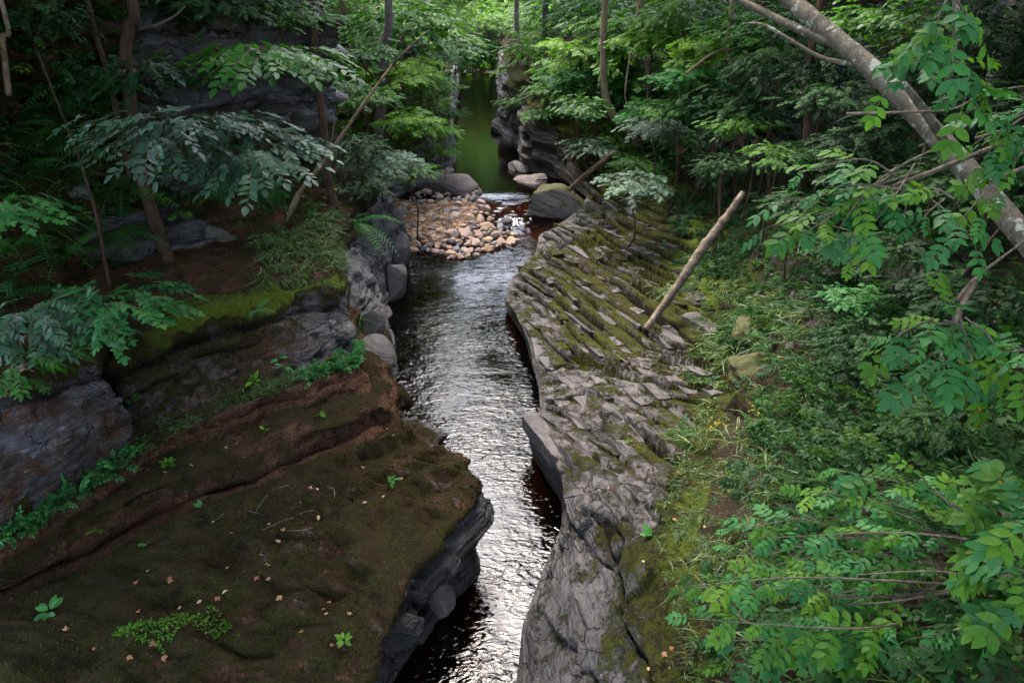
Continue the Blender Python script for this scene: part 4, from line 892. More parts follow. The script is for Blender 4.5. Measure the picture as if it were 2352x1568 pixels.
# tall trees that close the wood above and beyond the frame (seen in the water and in the shade they cast), plus added unseen trees that block sky light
for k, (x, y, z, r, lab) in enumerate([
    (-8.5, 36, 16, 4.6, "tall tree on the left slope beyond the purplish trunk"), (-11.0, 44, 17, 4.8, "tall tree on the left slope beside the upper pool"),
    (-11.5, 53, 18, 5, "tall tree on the left slope beside the far weir"), (4.0, 40, 16, 4.6, "tall tree on the right slope above the black pool wall"),
    (1.9, 47, 17, 4.8, "tall tree leaning over the upper pool from the right slope"), (0.3, 55, 19, 5, "tall tree on the right slope beside the far weir"),
    (-15, 18, 19, 6, "tall tree high on the left slope behind the cliff"), (-14, 30, 19, 6, "tall tree high on the left slope above the cobbles"),
    (15, 14, 18, 6, "tall tree high on the right slope behind the leaning trunk"), (14.5, 36, 20, 6, "tall tree high on the right slope behind the thin pale trunks"),
    (-1.5, 3.5, 16.5, 5.0, "unseen tree added over the gorge beside the bridge to block sky light"), (7.5, -1.0, 17, 5, "unseen tree added on the right bank beside the bridge to block sky light"), (-8, -3, 16, 6, "unseen tree added on the left bank behind the bridge to block sky light"),  # trees beside and behind the bridge are unseen, added to cut sky light
    (0.5, -5, 18, 6, "unseen tree added over the gorge behind the bridge to block sky light"), (9, -4, 17, 6, "unseen tree added on the right bank behind the bridge to block sky light"), (-10, 9, 18, 5, "tall tree on the left bank above the mossy ledges"), (-6.3, 12, 15.5, 4, "tall tree leaning out from the left bank over the mossy dome"),
    (9.0, 9.0, 14.5, 4.2, "unseen tree added above the foreground ash bush to shade the right slope"), (9.5, 15.5, 15, 4.2, "unseen tree added above the pale dead log to shade the right slope"),  # two unseen trees added to darken the right slope
    (-8.5, 5.0, 15.5, 4.6, "tall tree on the left bank close to the bridge"), (11.5, 7.5, 15, 4.2, "tall tree on the right bank close to the bridge")]):
    bx, by = (x * 1.06, y) if y > 13 or abs(x) > 11 else (math.copysign(max(abs(x), 9), x) if y < 0 else math.copysign(max(abs(x) * 1.1, 13), x), min(y, -8) if y < 5 else y)
    gz = max(ground(bx, by), 2.0); b = np.array([bx, by, gz - .2])
    tree("tree", lab, "tree", [b, [.8 * bx + .2 * x, .8 * by + .2 * y, (gz + z) / 2], [x, y, z - 2]], [.2, .16, .1], M['bark_grey'], 'tall', (x, y, z), r)
for k, (x, y, z, r, lab) in enumerate([
    (-16, 93, 15, 7, "broad far tree on the hillside left of the valley end"), (-8.5, 91, 15, 6.5, "dense far tree left of the far weir"), (-2.5, 94, 15, 7, "dense green tree closing the valley behind the far weir"),
    (4, 92, 15, 6.5, "dense far tree right of the far weir"), (11, 93, 17, 7, "broad far tree on the hillside right of the valley end"), (-13, 98, 24, 8, "tall far tree on the hill crest left of the valley end"),
    (-3, 100, 24, 8, "tall far tree on the hill crest in the middle"), (7, 99, 25, 8, "tall far tree on the hill crest right of the valley end"), (-6, 76, 6, 4.5, "low rounded tree on the left shore beyond the far weir"), (1.5, 77, 5.6, 4.2, "low rounded tree on the right shore beyond the far weir"), (-9, 70, 8.5, 4.5, "middling tree on the left bank just before the far weir"), (4, 70, 8.5, 4.5, "middling tree on the right bank just before the far weir"), (-2.5, 79, 9.5, 4.5, "middling tree right behind the far weir")]):
    gz = ground(x, y); tree("tree", lab, "tree", [[x, y, gz - .3], [x + .2, y, (gz + z) / 2], [x, y, z - r * .4]], [.3, .25, .15], M['bark_grey'], 'far' if z < 10 else 'tall', (x, y, z), r, None, (), 1.15)

# ---------------------------------------------------------------- bushes and young trees
BUSH = [  # pixel u, v, distance y, radius px, kind, label
 (905, 55, 34, 95, 'fresh', "leafy young tree behind the purplish trunk, at the top of the frame"),
 (1000, 40, 44, 95, 'far', "pale green tree top left of the valley end"),
 (985, 120, 36, 80, 'fresh', "bright bush overhanging the left side of the far pool"),
 (1040, 95, 52, 55, 'sun', "light green bush on the left shore near the far weir"),
 (925, 170, 31, 75, 'sun', "sunlit bush between the purplish trunk and the pool"),
 (985, 205, 33, 52, 'fresh', "low bush on the mossy ledge left of the upper pool"),
 (838, 130, 27, 60, 'fresh', "bush growing up the cliff end left of the purplish trunk"),
 (840, 235, 24, 55, 'fresh', "bush filling the gap between the slender brown and the purplish trunk"),
 (935, 280, 28, 55, 'sun', "yellowish bush below the purplish trunk"),
 (1010, 300, 30, 36, 'sun', "small bright bush at the water edge left of the pool"),
 (880, 370, 22.5, 62, 'grey', "grey green bush hanging over the pale left wall"),
 (945, 395, 24.5, 45, 'fresh', "bush drooping towards the grey slab beside the cobbles"),
 (820, 340, 22, 55, 'dark', "shaded bush at the foot of the slender brown trunk"),
 (845, 440, 20.5, 40, 'dark', "dark drooping bush above the big fern"),
 (775, 200, 20, 42, 'fresh', "tufted bush on the cliff end behind the slender brown trunk"),
 (1090, 55, 62, 60, 'far', "tree top over the far weir, left of centre"), (1165, 40, 66, 70, 'far', "rounded tree top in the middle of the valley end"),
 (1240, 60, 58, 75, 'far', "rounded tree top right of the valley end"), (1115, 108, 64, 34, 'fresh', "small bush on the shore left of the far weir"),
 (1345, 40, 46, 95, 'fresh', "bush high above the black pool wall"), (1440, 40, 38, 100, 'fresh', "leafy young tree at the top right of the valley"),
 (1018, 205, 42, 34, 'sun', "small bush hanging over the left edge of the upper pool near its far end"), (1030, 262, 35.5, 30, 'fresh', "small bush hanging over the left edge of the upper pool half way along"), (1022, 345, 29.5, 26, 'sun', "bright sprig over the left edge of the pool's near end"),
 (1172, 165, 46, 32, 'sun', "bright bush draped over the top of the black pool wall at its far end"), (1188, 235, 39, 34, 'fresh', "leafy bush draped over the black pool wall"), (1250, 262, 33.5, 36, 'fresh', "leafy bush on top of the brown outcrop"),
 (1230, 125, 44, 58, 'sun', "light green bush overhanging the far pool from the right"),
 (1300, 165, 37, 70, 'sun', "bright bush above the black pool wall"),
 (1265, 215, 34, 50, 'fresh', "bush drooping over the black pool wall towards the water"),
 (1365, 120, 33, 85, 'sun', "broad bush in front of the hooked trunk top"),
 (1375, 205, 31, 62, 'ash', "bright leafy bush hanging left of the hooked trunk"),
 (1330, 245, 28, 46, 'fresh', "low bush drooping over the brown outcrop"),
 (1455, 120, 32.5, 75, 'sun', "bright bush around the short pale trunk"),
 (1520, 205, 25, 70, 'ash', "feathery bush right of the hooked trunk"), (1560, 60, 29, 90, 'sun', "leafy young tree around the tall thin pale trunk"),
 (1640, 120, 25, 80, 'sun', "bush behind the crooked grey trunk"), (1590, 270, 22.5, 65, 'ash', "feathery bush above the mossy ledge"),
 (1500, 290, 23.5, 45, 'grey', "grey green bush right of the hook of the bent trunk"), (1390, 325, 24, 48, 'grey', "grey green bush over the fallen branch"),
 (1450, 420, 19.5, 52, 'grey', "grey green bush beside the big water-worn boulder"), (1510, 385, 20.5, 45, 'fresh', "low bush in the middle of the mossy bank"),
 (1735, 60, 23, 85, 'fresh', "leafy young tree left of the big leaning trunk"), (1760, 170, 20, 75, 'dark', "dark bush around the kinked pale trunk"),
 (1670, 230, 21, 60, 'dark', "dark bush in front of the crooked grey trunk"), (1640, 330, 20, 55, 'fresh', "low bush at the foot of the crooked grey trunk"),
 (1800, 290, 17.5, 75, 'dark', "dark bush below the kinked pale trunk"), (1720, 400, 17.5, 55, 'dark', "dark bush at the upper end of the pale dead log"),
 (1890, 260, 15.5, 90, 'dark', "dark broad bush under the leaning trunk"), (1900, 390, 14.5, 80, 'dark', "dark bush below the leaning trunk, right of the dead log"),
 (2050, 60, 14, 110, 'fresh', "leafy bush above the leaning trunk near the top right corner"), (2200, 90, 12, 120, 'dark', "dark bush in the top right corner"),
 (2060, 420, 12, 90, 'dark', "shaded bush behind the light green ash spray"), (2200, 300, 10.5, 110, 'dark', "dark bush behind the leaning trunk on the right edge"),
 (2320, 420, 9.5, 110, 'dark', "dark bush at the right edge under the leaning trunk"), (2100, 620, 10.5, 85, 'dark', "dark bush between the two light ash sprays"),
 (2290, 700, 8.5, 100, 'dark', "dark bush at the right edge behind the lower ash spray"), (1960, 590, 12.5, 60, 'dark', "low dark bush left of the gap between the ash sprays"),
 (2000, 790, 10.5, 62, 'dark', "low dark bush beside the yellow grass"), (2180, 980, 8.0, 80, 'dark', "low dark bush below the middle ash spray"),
 (1900, 160, 18, 75, 'dark', "dark bush showing just left of the leaning trunk"), (1980, 700, 11.3, 48, 'ash', "low leafy ash seedling on the shaded slope"),
 # left slope
 (520, 40, 17.5, 85, 'dark', "dark bush on top of the left cliff"), (640, 60, 18.5, 70, 'fresh', "bush on top of the cliff near the slender brown trunk"),
 (60, 70, 13, 75, 'dark', "dark bush in the top left corner"), (430, 25, 15.5, 62, 'dark', "dark bush right of the thick brown trunk at the top"),
 (160, 190, 13, 75, 'dark', "dark bush behind the tall ferns"),
]
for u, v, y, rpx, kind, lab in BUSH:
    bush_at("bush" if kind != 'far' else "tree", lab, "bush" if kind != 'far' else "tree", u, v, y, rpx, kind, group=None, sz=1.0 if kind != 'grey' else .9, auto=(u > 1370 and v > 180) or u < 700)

rb = np.random.default_rng(55)
for u, v, y, rpx, kind in [(1410, 60, 34, 80, 'fresh'), (1500, 90, 29, 70, 'sun'), (1600, 30, 30, 85, 'fresh'), (1690, 100, 24.5, 70, 'sun'), (1610, 180, 24, 65, 'ash'), (1560, 250, 24, 55, 'fresh'), (1700, 290, 19.5, 60, 'fresh'), (1780, 110, 21.5, 75, 'fresh'),
                          (1850, 60, 19, 90, 'dark'), (1930, 230, 16, 75, 'dark'), (1790, 360, 16.5, 60, 'fresh'), (1980, 330, 14, 75, 'dark'), (2110, 180, 13, 90, 'dark'), (1460, 210, 33, 60, 'fresh'), (1660, 380, 18.5, 45, 'dark'), (1840, 470, 14.2, 55, 'dark'), (2150, 420, 10.8, 80, 'dark'), (2300, 250, 10.5, 110, 'dark'), (1425, 165, 33.5, 60, 'sun')]:
    bush_at("bush", "leafy bush in the crowded thicket on the right slope", "bush", u, v, y, rpx, kind, None, "thicket bushes on the right slope")
# ---------------------------------------------------------------- stones
def stone_mesh(name, seed, dims, mats, sub=3, planes=14, rough=.06, strata=0.0, smooth=True):
    """angular, worn stone: a ball cut by random planes, then weathered"""
    import bmesh
    bm = bmesh.new(); bmesh.ops.create_icosphere(bm, subdivisions=sub, radius=1.0)
    v = np.array([q.co[:] for q in bm.verts]); F = np.array([[q.index for q in f.verts] for f in bm.faces]); bm.free()
    r = np.random.default_rng(seed)
    for _ in range(planes):
        n = unit(r.normal(size=3)); d = r.uniform(.5, .85); e = v @ n - d
        v = v - np.where(e > 0, e * .92, 0)[:, None] * n
    v = v * np.array(dims)
    if strata:
        s = v[:, 2] + .25 * v[:, 0] + .05 * fbm(v, 1.2, 2, seed); k = hash1(s / strata, seed) - .5
        v = v * (1 + .12 * k[:, None] * np.array([1, 1, .1]))
    v = v * (1 + rough * fbm(v / np.mean(dims), 1.6, 4, seed))[:, None]
    mb = MB(); mb.add(v, tris=F); return mb.mesh(name, mats, smooth)
def stone_material(name, cols, moss=0.0, strata=False, scale=6):
    n = NT(name); co = n.coord(); oi = n.n("ShaderNodeObjectInfo").outputs["Random"]
    v = n.mapping(n.mapping(co, rot=(0, -.25, 0)), (1, 1, 9)) if strata else co
    k = n.noise(v, scale * (.5 if strata else 1), 7, .65, .3)
    col = n.ramp(k, [(.3, cols[0]), (.5, cols[1]), (.7, cols[2])])
    col = n.mul(col, n.ramp(oi, [(0, (.75, .75, .78)), (1, (1.15, 1.1, 1.05))]))
    fine = n.noise(co, 40, 4, .7)
    col = n.mul(col, n.ramp(fine, [(.3, (.7, .7, .7)), (.6, (1.08, 1.08, 1.08))]))
    if moss:
        nz = n.n("ShaderNodeSeparateXYZ"); n.l(n.n("ShaderNodeNewGeometry").outputs["Normal"], nz.inputs[0])
        mf = n.rng(n.math('ADD', n.math('MULTIPLY', nz.outputs[2], .35), n.noise(co, 2.2, 6, .7)), 1.02 - moss, 1.1 - moss)
        col = n.mix(mf, col, n.ramp(n.noise(co, 40, 3, .8), [(.3, (.012, .013, .003)), (.65, (.06, .062, .01))]))
    b = n.bump(n.math('ADD', n.math('MULTIPLY', k, 1.5), fine), .8, .03)
    return n.done(n.bsdf(col, .7, .3, b).outputs[0])
M['cob_orange'] = stone_material("stone_orange", [(.27, .175, .115), (.42, .295, .205), (.54, .42, .32)])
M['cob_pink'] = stone_material("stone_pinkish", [(.27, .19, .155), (.42, .31, .25), (.54, .43, .36)])
M['cob_grey'] = stone_material("stone_grey", [(.13, .125, .13), (.22, .215, .225), (.33, .32, .33)])
M['slab_grey'] = stone_material("slab_grey", [(.045, .04, .038), (.115, .103, .097), (.165, .15, .142)], 0, True, 5)
M['slab_moss'] = stone_material("slab_mossy", [(.04, .035, .03), (.105, .093, .083), (.15, .135, .12)], .36, True, 5)
M['slab_pink'] = stone_material("slab_pinkish", [(.06, .045, .04), (.15, .12, .11), (.2, .165, .15)], 0, True, 5)
M['moss_stone'] = stone_material("stone_moss_covered", [(.02, .015, .01), (.045, .035, .022), (.07, .055, .035)], .62)
M['stone_wet'] = stone_material("stone_wet_dark", [(.012, .011, .010), (.03, .027, .026), (.05, .045, .042)], 0, True, 5)
COB = {c: [stone_mesh("cobble_" + c, 200 + 10 * i + k, (1, r_, h_), [M['cob_' + c]], 3, 11, .03, 0.0, False) for k, (r_, h_) in enumerate([(.8, .6), (.7, .5), (.9, .75), (.62, .55)])] for i, c in enumerate(('orange', 'pink', 'grey'))}
CL = dict(orange="orange brown rounded stone in the cobble bar across the river", pink="pinkish tan stone in the cobble bar across the river", grey="blue grey stone in the cobble bar across the river")
rs = np.random.default_rng(31); placed = []
poly = [(918, 490), (960, 468), (1085, 452), (1105, 480), (1135, 510), (1195, 542), (1185, 556), (1135, 566), (1085, 580), (1040, 590), (985, 572), (935, 568), (915, 540)]
def inside(px, py, poly):
    c = False; j = len(poly) - 1
    for i in range(len(poly)):
        if (poly[i][1] > py) != (poly[j][1] > py) and px < (poly[j][0] - poly[i][0]) * (py - poly[i][1]) / (poly[j][1] - poly[i][1]) + poly[i][0]: c = not c
        j = i
    return c
n_c = 0
for sz_lo, sz_hi, cnt in ((.26, .36, 14), (.15, .25, 95), (.08, .15, 185)):
    tries = 0; got = 0
    while got < cnt and tries < 6000:
        tries += 1
        u, v = rs.uniform(905, 1220), rs.uniform(450, 596)
        if not inside(u, v, poly): continue
        c = P(u, v, .12); s = rs.uniform(sz_lo, sz_hi)
        if any((c[0] - q[0]) ** 2 + (c[1] - q[1]) ** 2 < (.66 * (s + q[2])) ** 2 for q in placed): continue
        placed.append((c[0], c[1], s)); got += 1
        col = rs.choice(['orange', 'pink', 'grey'], p=[.36, .38, .26])
        zb = float(water_z(np.array(c[1]))) + .05 + .12 * rs.random()
        if v > 565: zb -= .1
        if u > 1120: zb -= .12 * min(1, (u - 1120) / 50)
        o = place("cobble", COB[col][rs.integers(4)], (c[0], c[1], zb + .12 * s), rs.uniform(0, 6.28), s, None, (rs.uniform(-.4, .4), rs.uniform(-.4, .4)))
        tag(o, CL[col], "stone", "cobbles of the bar across the river"); n_c += 1
def boulder(name, label, cat, u, v, z, dims, seed, mat, rz=0, tilt=(0, 0), sub=5, strata=.12, planes=12, rough=.07):
    me = stone_mesh(name, seed, dims, [M[mat]], sub, planes, rough, strata)
    return tag(place(name, me, P(u, v, z), rz, 1, None, tilt), label, cat)
boulder("boulder", "big water-worn boulder with mossy top beside the white rapid", "boulder", 1285, 478, .35, (1.7, 1.2, .95), 301, 'slab_moss', -.15, (.12, .06), 5, .07, 8, .16)
boulder("boulder", "flat pale grey slab of rock sloping into the upper pool behind the cobbles", "boulder", 1028, 436, .55, (1.55, 1.05, .85), 302, 'slab_pink', -.15, (.32, .12), 5, .09, 9)
boulder("boulder", "small rounded rock behind the flat grey slab", "boulder", 1025, 403, .6, (.6, .45, .35), 303, 'slab_pink', .3)
boulder("boulder", "pinkish grey flat slab at the right edge of the upper pool", "boulder", 1222, 415, .5, (.95, .9, .28), 304, 'slab_pink', .2, (.05, -.1), 5, .07)
boulder("boulder", "thin grey slab leaning behind the pinkish slab", "boulder", 1200, 385, .55, (.75, .7, .28), 305, 'slab_grey', -.3, (.1, .1), 5, .07)
boulder("boulder", "dark wet rock lump at the foot of the black pool wall", "boulder", 1163, 297, .6, (.95, 1.3, .75), 306, 'stone_wet', .1, (0, 0), 5, .14)
boulder("boulder", "small wet stone in the white rapid", "boulder", 1160, 508, .2, (.32, .25, .2), 307, 'slab_grey', .4, (0, 0), 3)
boulder("boulder", "smooth grey bulging rock at the foot of the left wall, above the dark water", "boulder", 858, 845, .50, (.55, .8, .85), 308, 'slab_grey', .2, (0, .2), 5, 0, 7, .08)
boulder("boulder", "pale upright rock fin above the smooth bulging rock", "boulder", 852, 765, .95, (.38, .55, .85), 309, 'slab_grey', .3, (0, .15), 5, .0, 10)
boulder("boulder", "wedge of pale rock in the left wall at the water's edge", "boulder", 905, 655, .35, (.42, .6, .9), 310, 'slab_grey', .1, (0, .1), 5, 0, 12)
boulder("boulder", "pale rock corner in the left wall just before the cobbles", "boulder", 912, 590, .55, (.45, .7, .95), 311, 'slab_grey', 0, (0, .1), 5, 0, 12)
boulder("boulder", "low pink stone in the water under the left wall", "boulder", 882, 722, .05, (.35, .5, .22), 312, 'slab_pink', .2, (0, 0), 4)
boulder("boulder", "grey facetted rock in the dark recess under the mossy dome", "boulder", 922, 1395, .95, (.22, .34, .42), 313, 'slab_pink', .3, (.2, .3), 4, .2, 9)
boulder("boulder", "cracked brown rock low in the recess under the mossy dome", "boulder", 1012, 1370, .35, (.25, .3, .35), 314, 'slab_pink', .3, (.2, .3), 4, .1, 9)
boulder("boulder", "square brown block on the earth ledge behind the left moss edge", "boulder", 508, 535, 3.65, (.42, .36, .36), 315, 'slab_moss', .6, (.1, .1), 4, 0, 6, .04)
boulder("boulder", "upper moss cushion boulder beside the flat grey slabs on the right bank", "boulder", 1745, 772, 1.95, (.62, .55, .42), 316, 'moss_stone', .2, (0, 0), 5, 0, 4, .3)
boulder("boulder", "lower moss covered boulder beside the flat grey slabs on the right bank", "boulder", 1738, 850, 1.75, (.7, .6, .45), 317, 'moss_stone', .5, (0, 0), 5, 0, 4, .3)
boulder("boulder", "pale grey rock peeping out between the ferns on the left slope", "boulder", 178, 455, 5.05, (.3, .3, .4), 318, 'slab_grey', .3, (.1, .2), 4, .1)

# ---------------------------------------------------------------- dead wood
def wood(name, label, pts, radii, mat, stubs=(), cat="log", sides=16, lump=.42):
    b = np.mean(np.array(pts), 0); mb = MB()
    tube(mb, [np.array(p_) - b for p_ in pts], radii, sides, len(pts) * 18, lump=lump, seed=len(name) + int(abs(b[0]) * 100))
    o = mb.build(name, mat); o.location = Vector(b); tag(o, label, cat)
    for sp, sr in stubs:
        m2 = MB(); tube(m2, [np.array(q) - b for q in sp], sr, 6, 8, lump=.1); link("branch_stub", m2.mesh("branch_stub", [mat]), o)
    return o
a = hit(1487, 758)[0] + np.array([0, 0, .09]); e = Py(1708, 442, 16.2)
d = e - a
wood("dead_log", "pale bare dead log propped on the mossy right bank", [a - .02 * d, a + .3 * d + np.array([.03, 0, .03]), a + .55 * d + np.array([-.02, 0, .0]), a + .8 * d + np.array([.02, 0, .02]), e], [.085, .10, .112, .10, .075], M['dead_wood'],
     [([a + .62 * d, a + .62 * d + np.array([.1, -.05, .16])], [.03, .012]), ([a + .4 * d, a + .4 * d + np.array([-.12, -.02, .06])], [.025, .01])])
a = P(1308, 436, 1.15); e = Py(1412, 350, 27.0); d = e - a; st = []
for k, f in enumerate((.12, .25, .38, .5, .62, .75, .88)):
    q = a + f * d; st.append(([q, q + np.array([rs.uniform(-.5, .1), rs.uniform(-.3, .1), rs.uniform(.15, .5)])], [.03, .008]))
wood("fallen_branch", "brown fallen branch with broken snags lying behind the big boulder", [a, a + .4 * d + np.array([0, 0, .06]), e], [.09, .1, .075], M['dead_dark'], st, "branch")
def twig(label, pix, r0, name="twig", mat='twig', side=()):
    return wood(name, label, pix, [r0 * (1 - .7 * k / (len(pix) - 1)) for k in range(len(pix))], M[mat], side, "twig", 7, .06)
def up_(u, v, h): return hit(u, v)[0] + np.array([0, 0, h])
g0 = up_(662, 492, -.05); yy = g0[1]
twig("leaning bare sapling that forks in front of the bushes above the left wall", [g0, Py(690, 440, yy), Py(745, 370, yy + .1), Py(800, 290, yy + .2), Py(845, 225, yy + .4), Py(900, 150, yy + .8)], .075, "bare_sapling", 'bark_tan',
     [([Py(745, 370, yy + .1), Py(760, 330, yy), Py(770, 270, yy)], [.03, .012]), ([Py(690, 440, yy), Py(672, 470, yy - .1), Py(655, 520, yy - .2)], [.03, .02])])
twig("thin pale branch arching towards the right edge beside the leaning trunk", [Pd(1945, 262, 4.9), Pd(2080, 258, 4.6), Pd(2190, 250, 4.4), Pd(2260, 215, 4.2), Pd(2370, 195, 4.0)], .012)
twig("thin grey twig crossing below the leaning trunk towards the light ash spray", [Pd(2010, 428, 4.6), Pd(2080, 375, 4.5), Pd(2165, 335, 4.5)], .012)
twig("upper of two pale twigs reaching in from the right edge", [Pd(2240, 318, 4.3), Pd(2300, 300, 4.2), Pd(2380, 286, 4.1)], .01)
twig("forked brown dead branch on the shaded slope left of the middle ash spray", [up_(1808, 590, .3), up_(1835, 565, .5), up_(1900, 572, .5), up_(1990, 588, .4), up_(2060, 592, .3)], .035, "dead_branch", 'dead_wood',
     [([up_(1835, 565, .5), up_(1828, 600, .2), up_(1812, 640, .1)], [.02, .01])])
twig("long curved grey twig on the right edge above the middle ash spray", [Pd(2200, 690, 4.0), Pd(2240, 640, 4.1), Pd(2290, 600, 4.2), Pd(2370, 540, 4.3)], .016)
twig("short bare twig lying on the flat grey slabs", [up_(1425, 825, .03), up_(1440, 838, .05), up_(1452, 856, .03)], .018, mat='dead_wood')
twig("pale bent twig rising behind the big boulder", [Py(1448, 120, 25), Py(1436, 220, 25), Py(1452, 250, 25), Py(1475, 320, 25)], .03, mat='bark_tan')
tw2 = [Py(1575, 170, 22.8), Py(1640, 122, 22.8), Py(1700, 108, 22.6), Py(1765, 75, 22.4)]
twig("pale bare branch lying across the crooked grey trunk and the kinked pale trunk", tw2, .05, mat='bark_tan')
twig("grey branch lying along the top of the left cliff beside the thick trunk", [Py(318, 68, 15), Py(360, 58, 15), Py(400, 38, 15), Py(425, 15, 15)], .04)
twig("dark leaning trunk behind the middle ash spray on the shaded slope", [up_(2160, 720, -.1), Pd(2230, 610, 8.6), Pd(2300, 520, 8.3)], .04, "dead_branch", 'bark_brown')

# ---------------------------------------------------------------- ferns, each frond a part
FM = {k: [None] * 3 for k in ('fern', 'fern_light')}
for k in FM:
    for i in range(3):
        mb = MB(); mb.add(FROND[i][0], tris=FROND[i][1], tint=np.clip(FROND[i][2] + (.5 if FROND[i][2].max() < .4 else 0), 0, 1)); FM[k][i] = mb.mesh("frond", [M[k]])
rf = np.random.default_rng(77)
def fern(label, u, v, L, n, kind='fern', lift=.15, az=None, spread=6.28, group=None, name="fern", pos=None, pitch=(.25, .9)):
    b = hit(u, v)[0] if pos is None else np.array(pos)
    t = empty(name, b + np.array([0, 0, lift - .1]), label, "fern", group)
    for k in range(n):
        a = (az if az is not None else 0) + (k + rf.uniform(-.3, .3)) / n * spread - (spread / 2 if az is not None else 0)
        o = place("frond", FM[kind][rf.integers(3)], (0, 0, 0), 0, L * rf.uniform(.75, 1.15), t)
        o.rotation_euler = (rf.uniform(*pitch), rf.uniform(-.25, .25), a)
    return t
fern("tall dark fern in the shade below the thick brown trunk", 150, 300, 1.5, 11, pitch=(.4, 1.0))
fern("dark fern at the left edge under the slim grey trunk", 25, 330, 1.3, 10, pitch=(.3, 1.0))
fern("dark green fern with long fronds left of the grey leafy bush", 215, 310, 1.3, 8, pitch=(.1, .7))
fern("arching fern on the earthy slope at the left edge", 60, 430, 1.2, 9, pitch=(0, .7))
fern("fern with upright frond left of the small pale cliff", 200, 520, 1.1, 9, 'fern', pitch=(.1, .9))
fern("light green fern hanging beside the small pale cliff", 255, 540, 1.05, 10, 'fern_light', az=-1.2, spread=4.2, pitch=(-.1, .4))
fern("light green fern with spread fronds near the left edge", 100, 545, 1.1, 8, 'fern_light', pitch=(0, .5))
fern("large fern at the left edge above the glossy shrub", 20, 690, 1.1, 9, 'fern', pitch=(0, .6))
fern("fern below the sycamore leaved plant on the left edge", 40, 640, 1.0, 7, 'fern', pitch=(.1, .7))
fern("big dark fern hanging over the pale left wall", 815, 515, 1.25, 12, 'fern', az=-1.0, spread=5.2, pitch=(-.35, .35))
fern("fern under the grey leafy bush, on the earth bank", 590, 440, 1.15, 10, 'fern', az=-2.0, spread=4, pitch=(-.3, .3))
fern("grey green fern behind the grey leafy bush at the cliff foot", 560, 320, .9, 8, 'fern', pitch=(0, .6))
fern("small bright fern growing on the layered slab face", 588, 718, .42, 6, 'fern_light', az=-1.3, spread=3.6, pitch=(-.2, .4))
fern("small bright fern at the upper corner of the slab above the bulging rock", 822, 735, .5, 5, 'fern_light', az=-1.3, spread=2.6, pitch=(-.2, .4))
fern("tiny bright fern under the glossy shrub on the left", 165, 815, .4, 6, 'fern_light', pitch=(-.2, .4))
fern("bright fern hanging from the top of the left cliff", 715, 55, .9, 8, 'fern_light', az=-1.5, spread=3.4, pitch=(-.3, .3))
fern("dark fern in the hollow under the big foreground ash bush", 2130, 1215, .6, 8, 'fern', pitch=(0, .5))
fern("dim fern on the shaded slope under the leaning trunk", 2100, 420, 1.0, 8, 'fern', pitch=(0, .6))

for lab, u, v, L, n, kd in [("bright fern with broad fronds in the middle of the left slope", 300, 440, 1.15, 9, 'fern_light'), ("fern leaning out from the earth above the sycamore leaved plant", 150, 600, 1.0, 9, 'fern_light'), ("fern between the tall dark ferns and the earthy slope", 100, 360, 1.3, 10, 'fern'),
        ("fern standing at the left edge, just under the top corner", 60, 230, 1.3, 9, 'fern'), ("fern beside the thin brown trunk's foot", 235, 250, 1.0, 8, 'fern'), ("fern under the left end of the grey leafy bush", 330, 420, .9, 8, 'fern_light'), ("fern above the square brown block", 510, 470, .9, 8, 'fern'),
        ("fern at the left edge below the earthy slope", 30, 580, 1.0, 8, 'fern_light'), ("fern at the foot of the left cliff behind the grey bush", 430, 210, .9, 7, 'fern'), ("fern on the right slope behind the pale dead log", 1760, 480, .8, 8, 'fern'), ("fern in the thicket left of the hooked trunk foot", 1600, 300, 1.2, 9, 'fern_light'), ("fern in the thicket below the crooked grey trunk", 1660, 380, 1.1, 9, 'fern')]:
    fern(lab, u, v, L, n, kd, pitch=(0, .8))

# ---------------------------------------------------------------- leafy plants near the camera
def leafy(name, label, cat, centre, rad, nspray, slen, kind, leafmat, seed, base=None, stems=5, flat=.35, droop=-.25, bark='bark_tan'):
    me = crown_mesh(name + "_leaves", seed, rad, nspray, slen, kind, [M[leafmat], M[bark]], 12, .3, .4, droop, False, flat)
    b = np.array(base if base is not None else centre - np.array([0, 0, rad[2]])); t = empty(name, b, label, cat)
    mb = MB(); r = np.random.default_rng(seed)
    for k in range(stems):
        e = (np.array(centre) - b) + r.uniform(-.7, .7, 3) * np.array(rad) * np.array([1, 1, .3]); mid = e * .5 + np.array([0, 0, .18 * rad[0]])
        tube(mb, [r.normal(size=3) * .05, mid, e], [.028, .018, .007], 6, 12)
    link("stems", mb.mesh("stems", [M[bark]]), t)
    place("foliage", me, np.array(centre) - b, 0, 1, t)
    return t
# the grey leafy bush: two tiers of broad leaves spread over the bank
t = leafy("leafy_bush", "broad bush of dull grey green oval leaves spreading over the left bank below the cliff", "bush", Py(430, 305, 10.6), (1.15, .9, .40), 150, .5, 'oval', 'leaf_grey', 401, hit(420, 360)[0], 7)
leafy("leafy_bush", "drooping tip of grey green leaves hanging right of the broad grey bush", "bush", Py(590, 350, 10.9), (.75, .75, .30), 85, .5, 'oval', 'leaf_grey', 402, hit(560, 400)[0], 6)
leafy("leafy_bush", "flat spray of dark glossy leaves across the cliff between two trunks", "bush", Py(585, 130, 13.0), (1.25, .8, .32), 90, .6, 'oval', 'leaf_mid', 403, Py(470, 150, 16.5), 5)
leafy("leafy_bush", "small dark leafy branch on the thick brown trunk", "bush", Py(330, 160, 12.5), (.5, .5, .3), 26, .5, 'oval', 'leaf_dark', 404, Py(295, 180, 15.3), 4)
leafy("sycamore_plant", "low plant with broad lobed dark green leaves over the left ledge", "plant", Py(262, 690, 8.6), (.62, .55, .30), 62, .5, 'palm', 'leaf_fresh', 405, hit(240, 735)[0], 6)
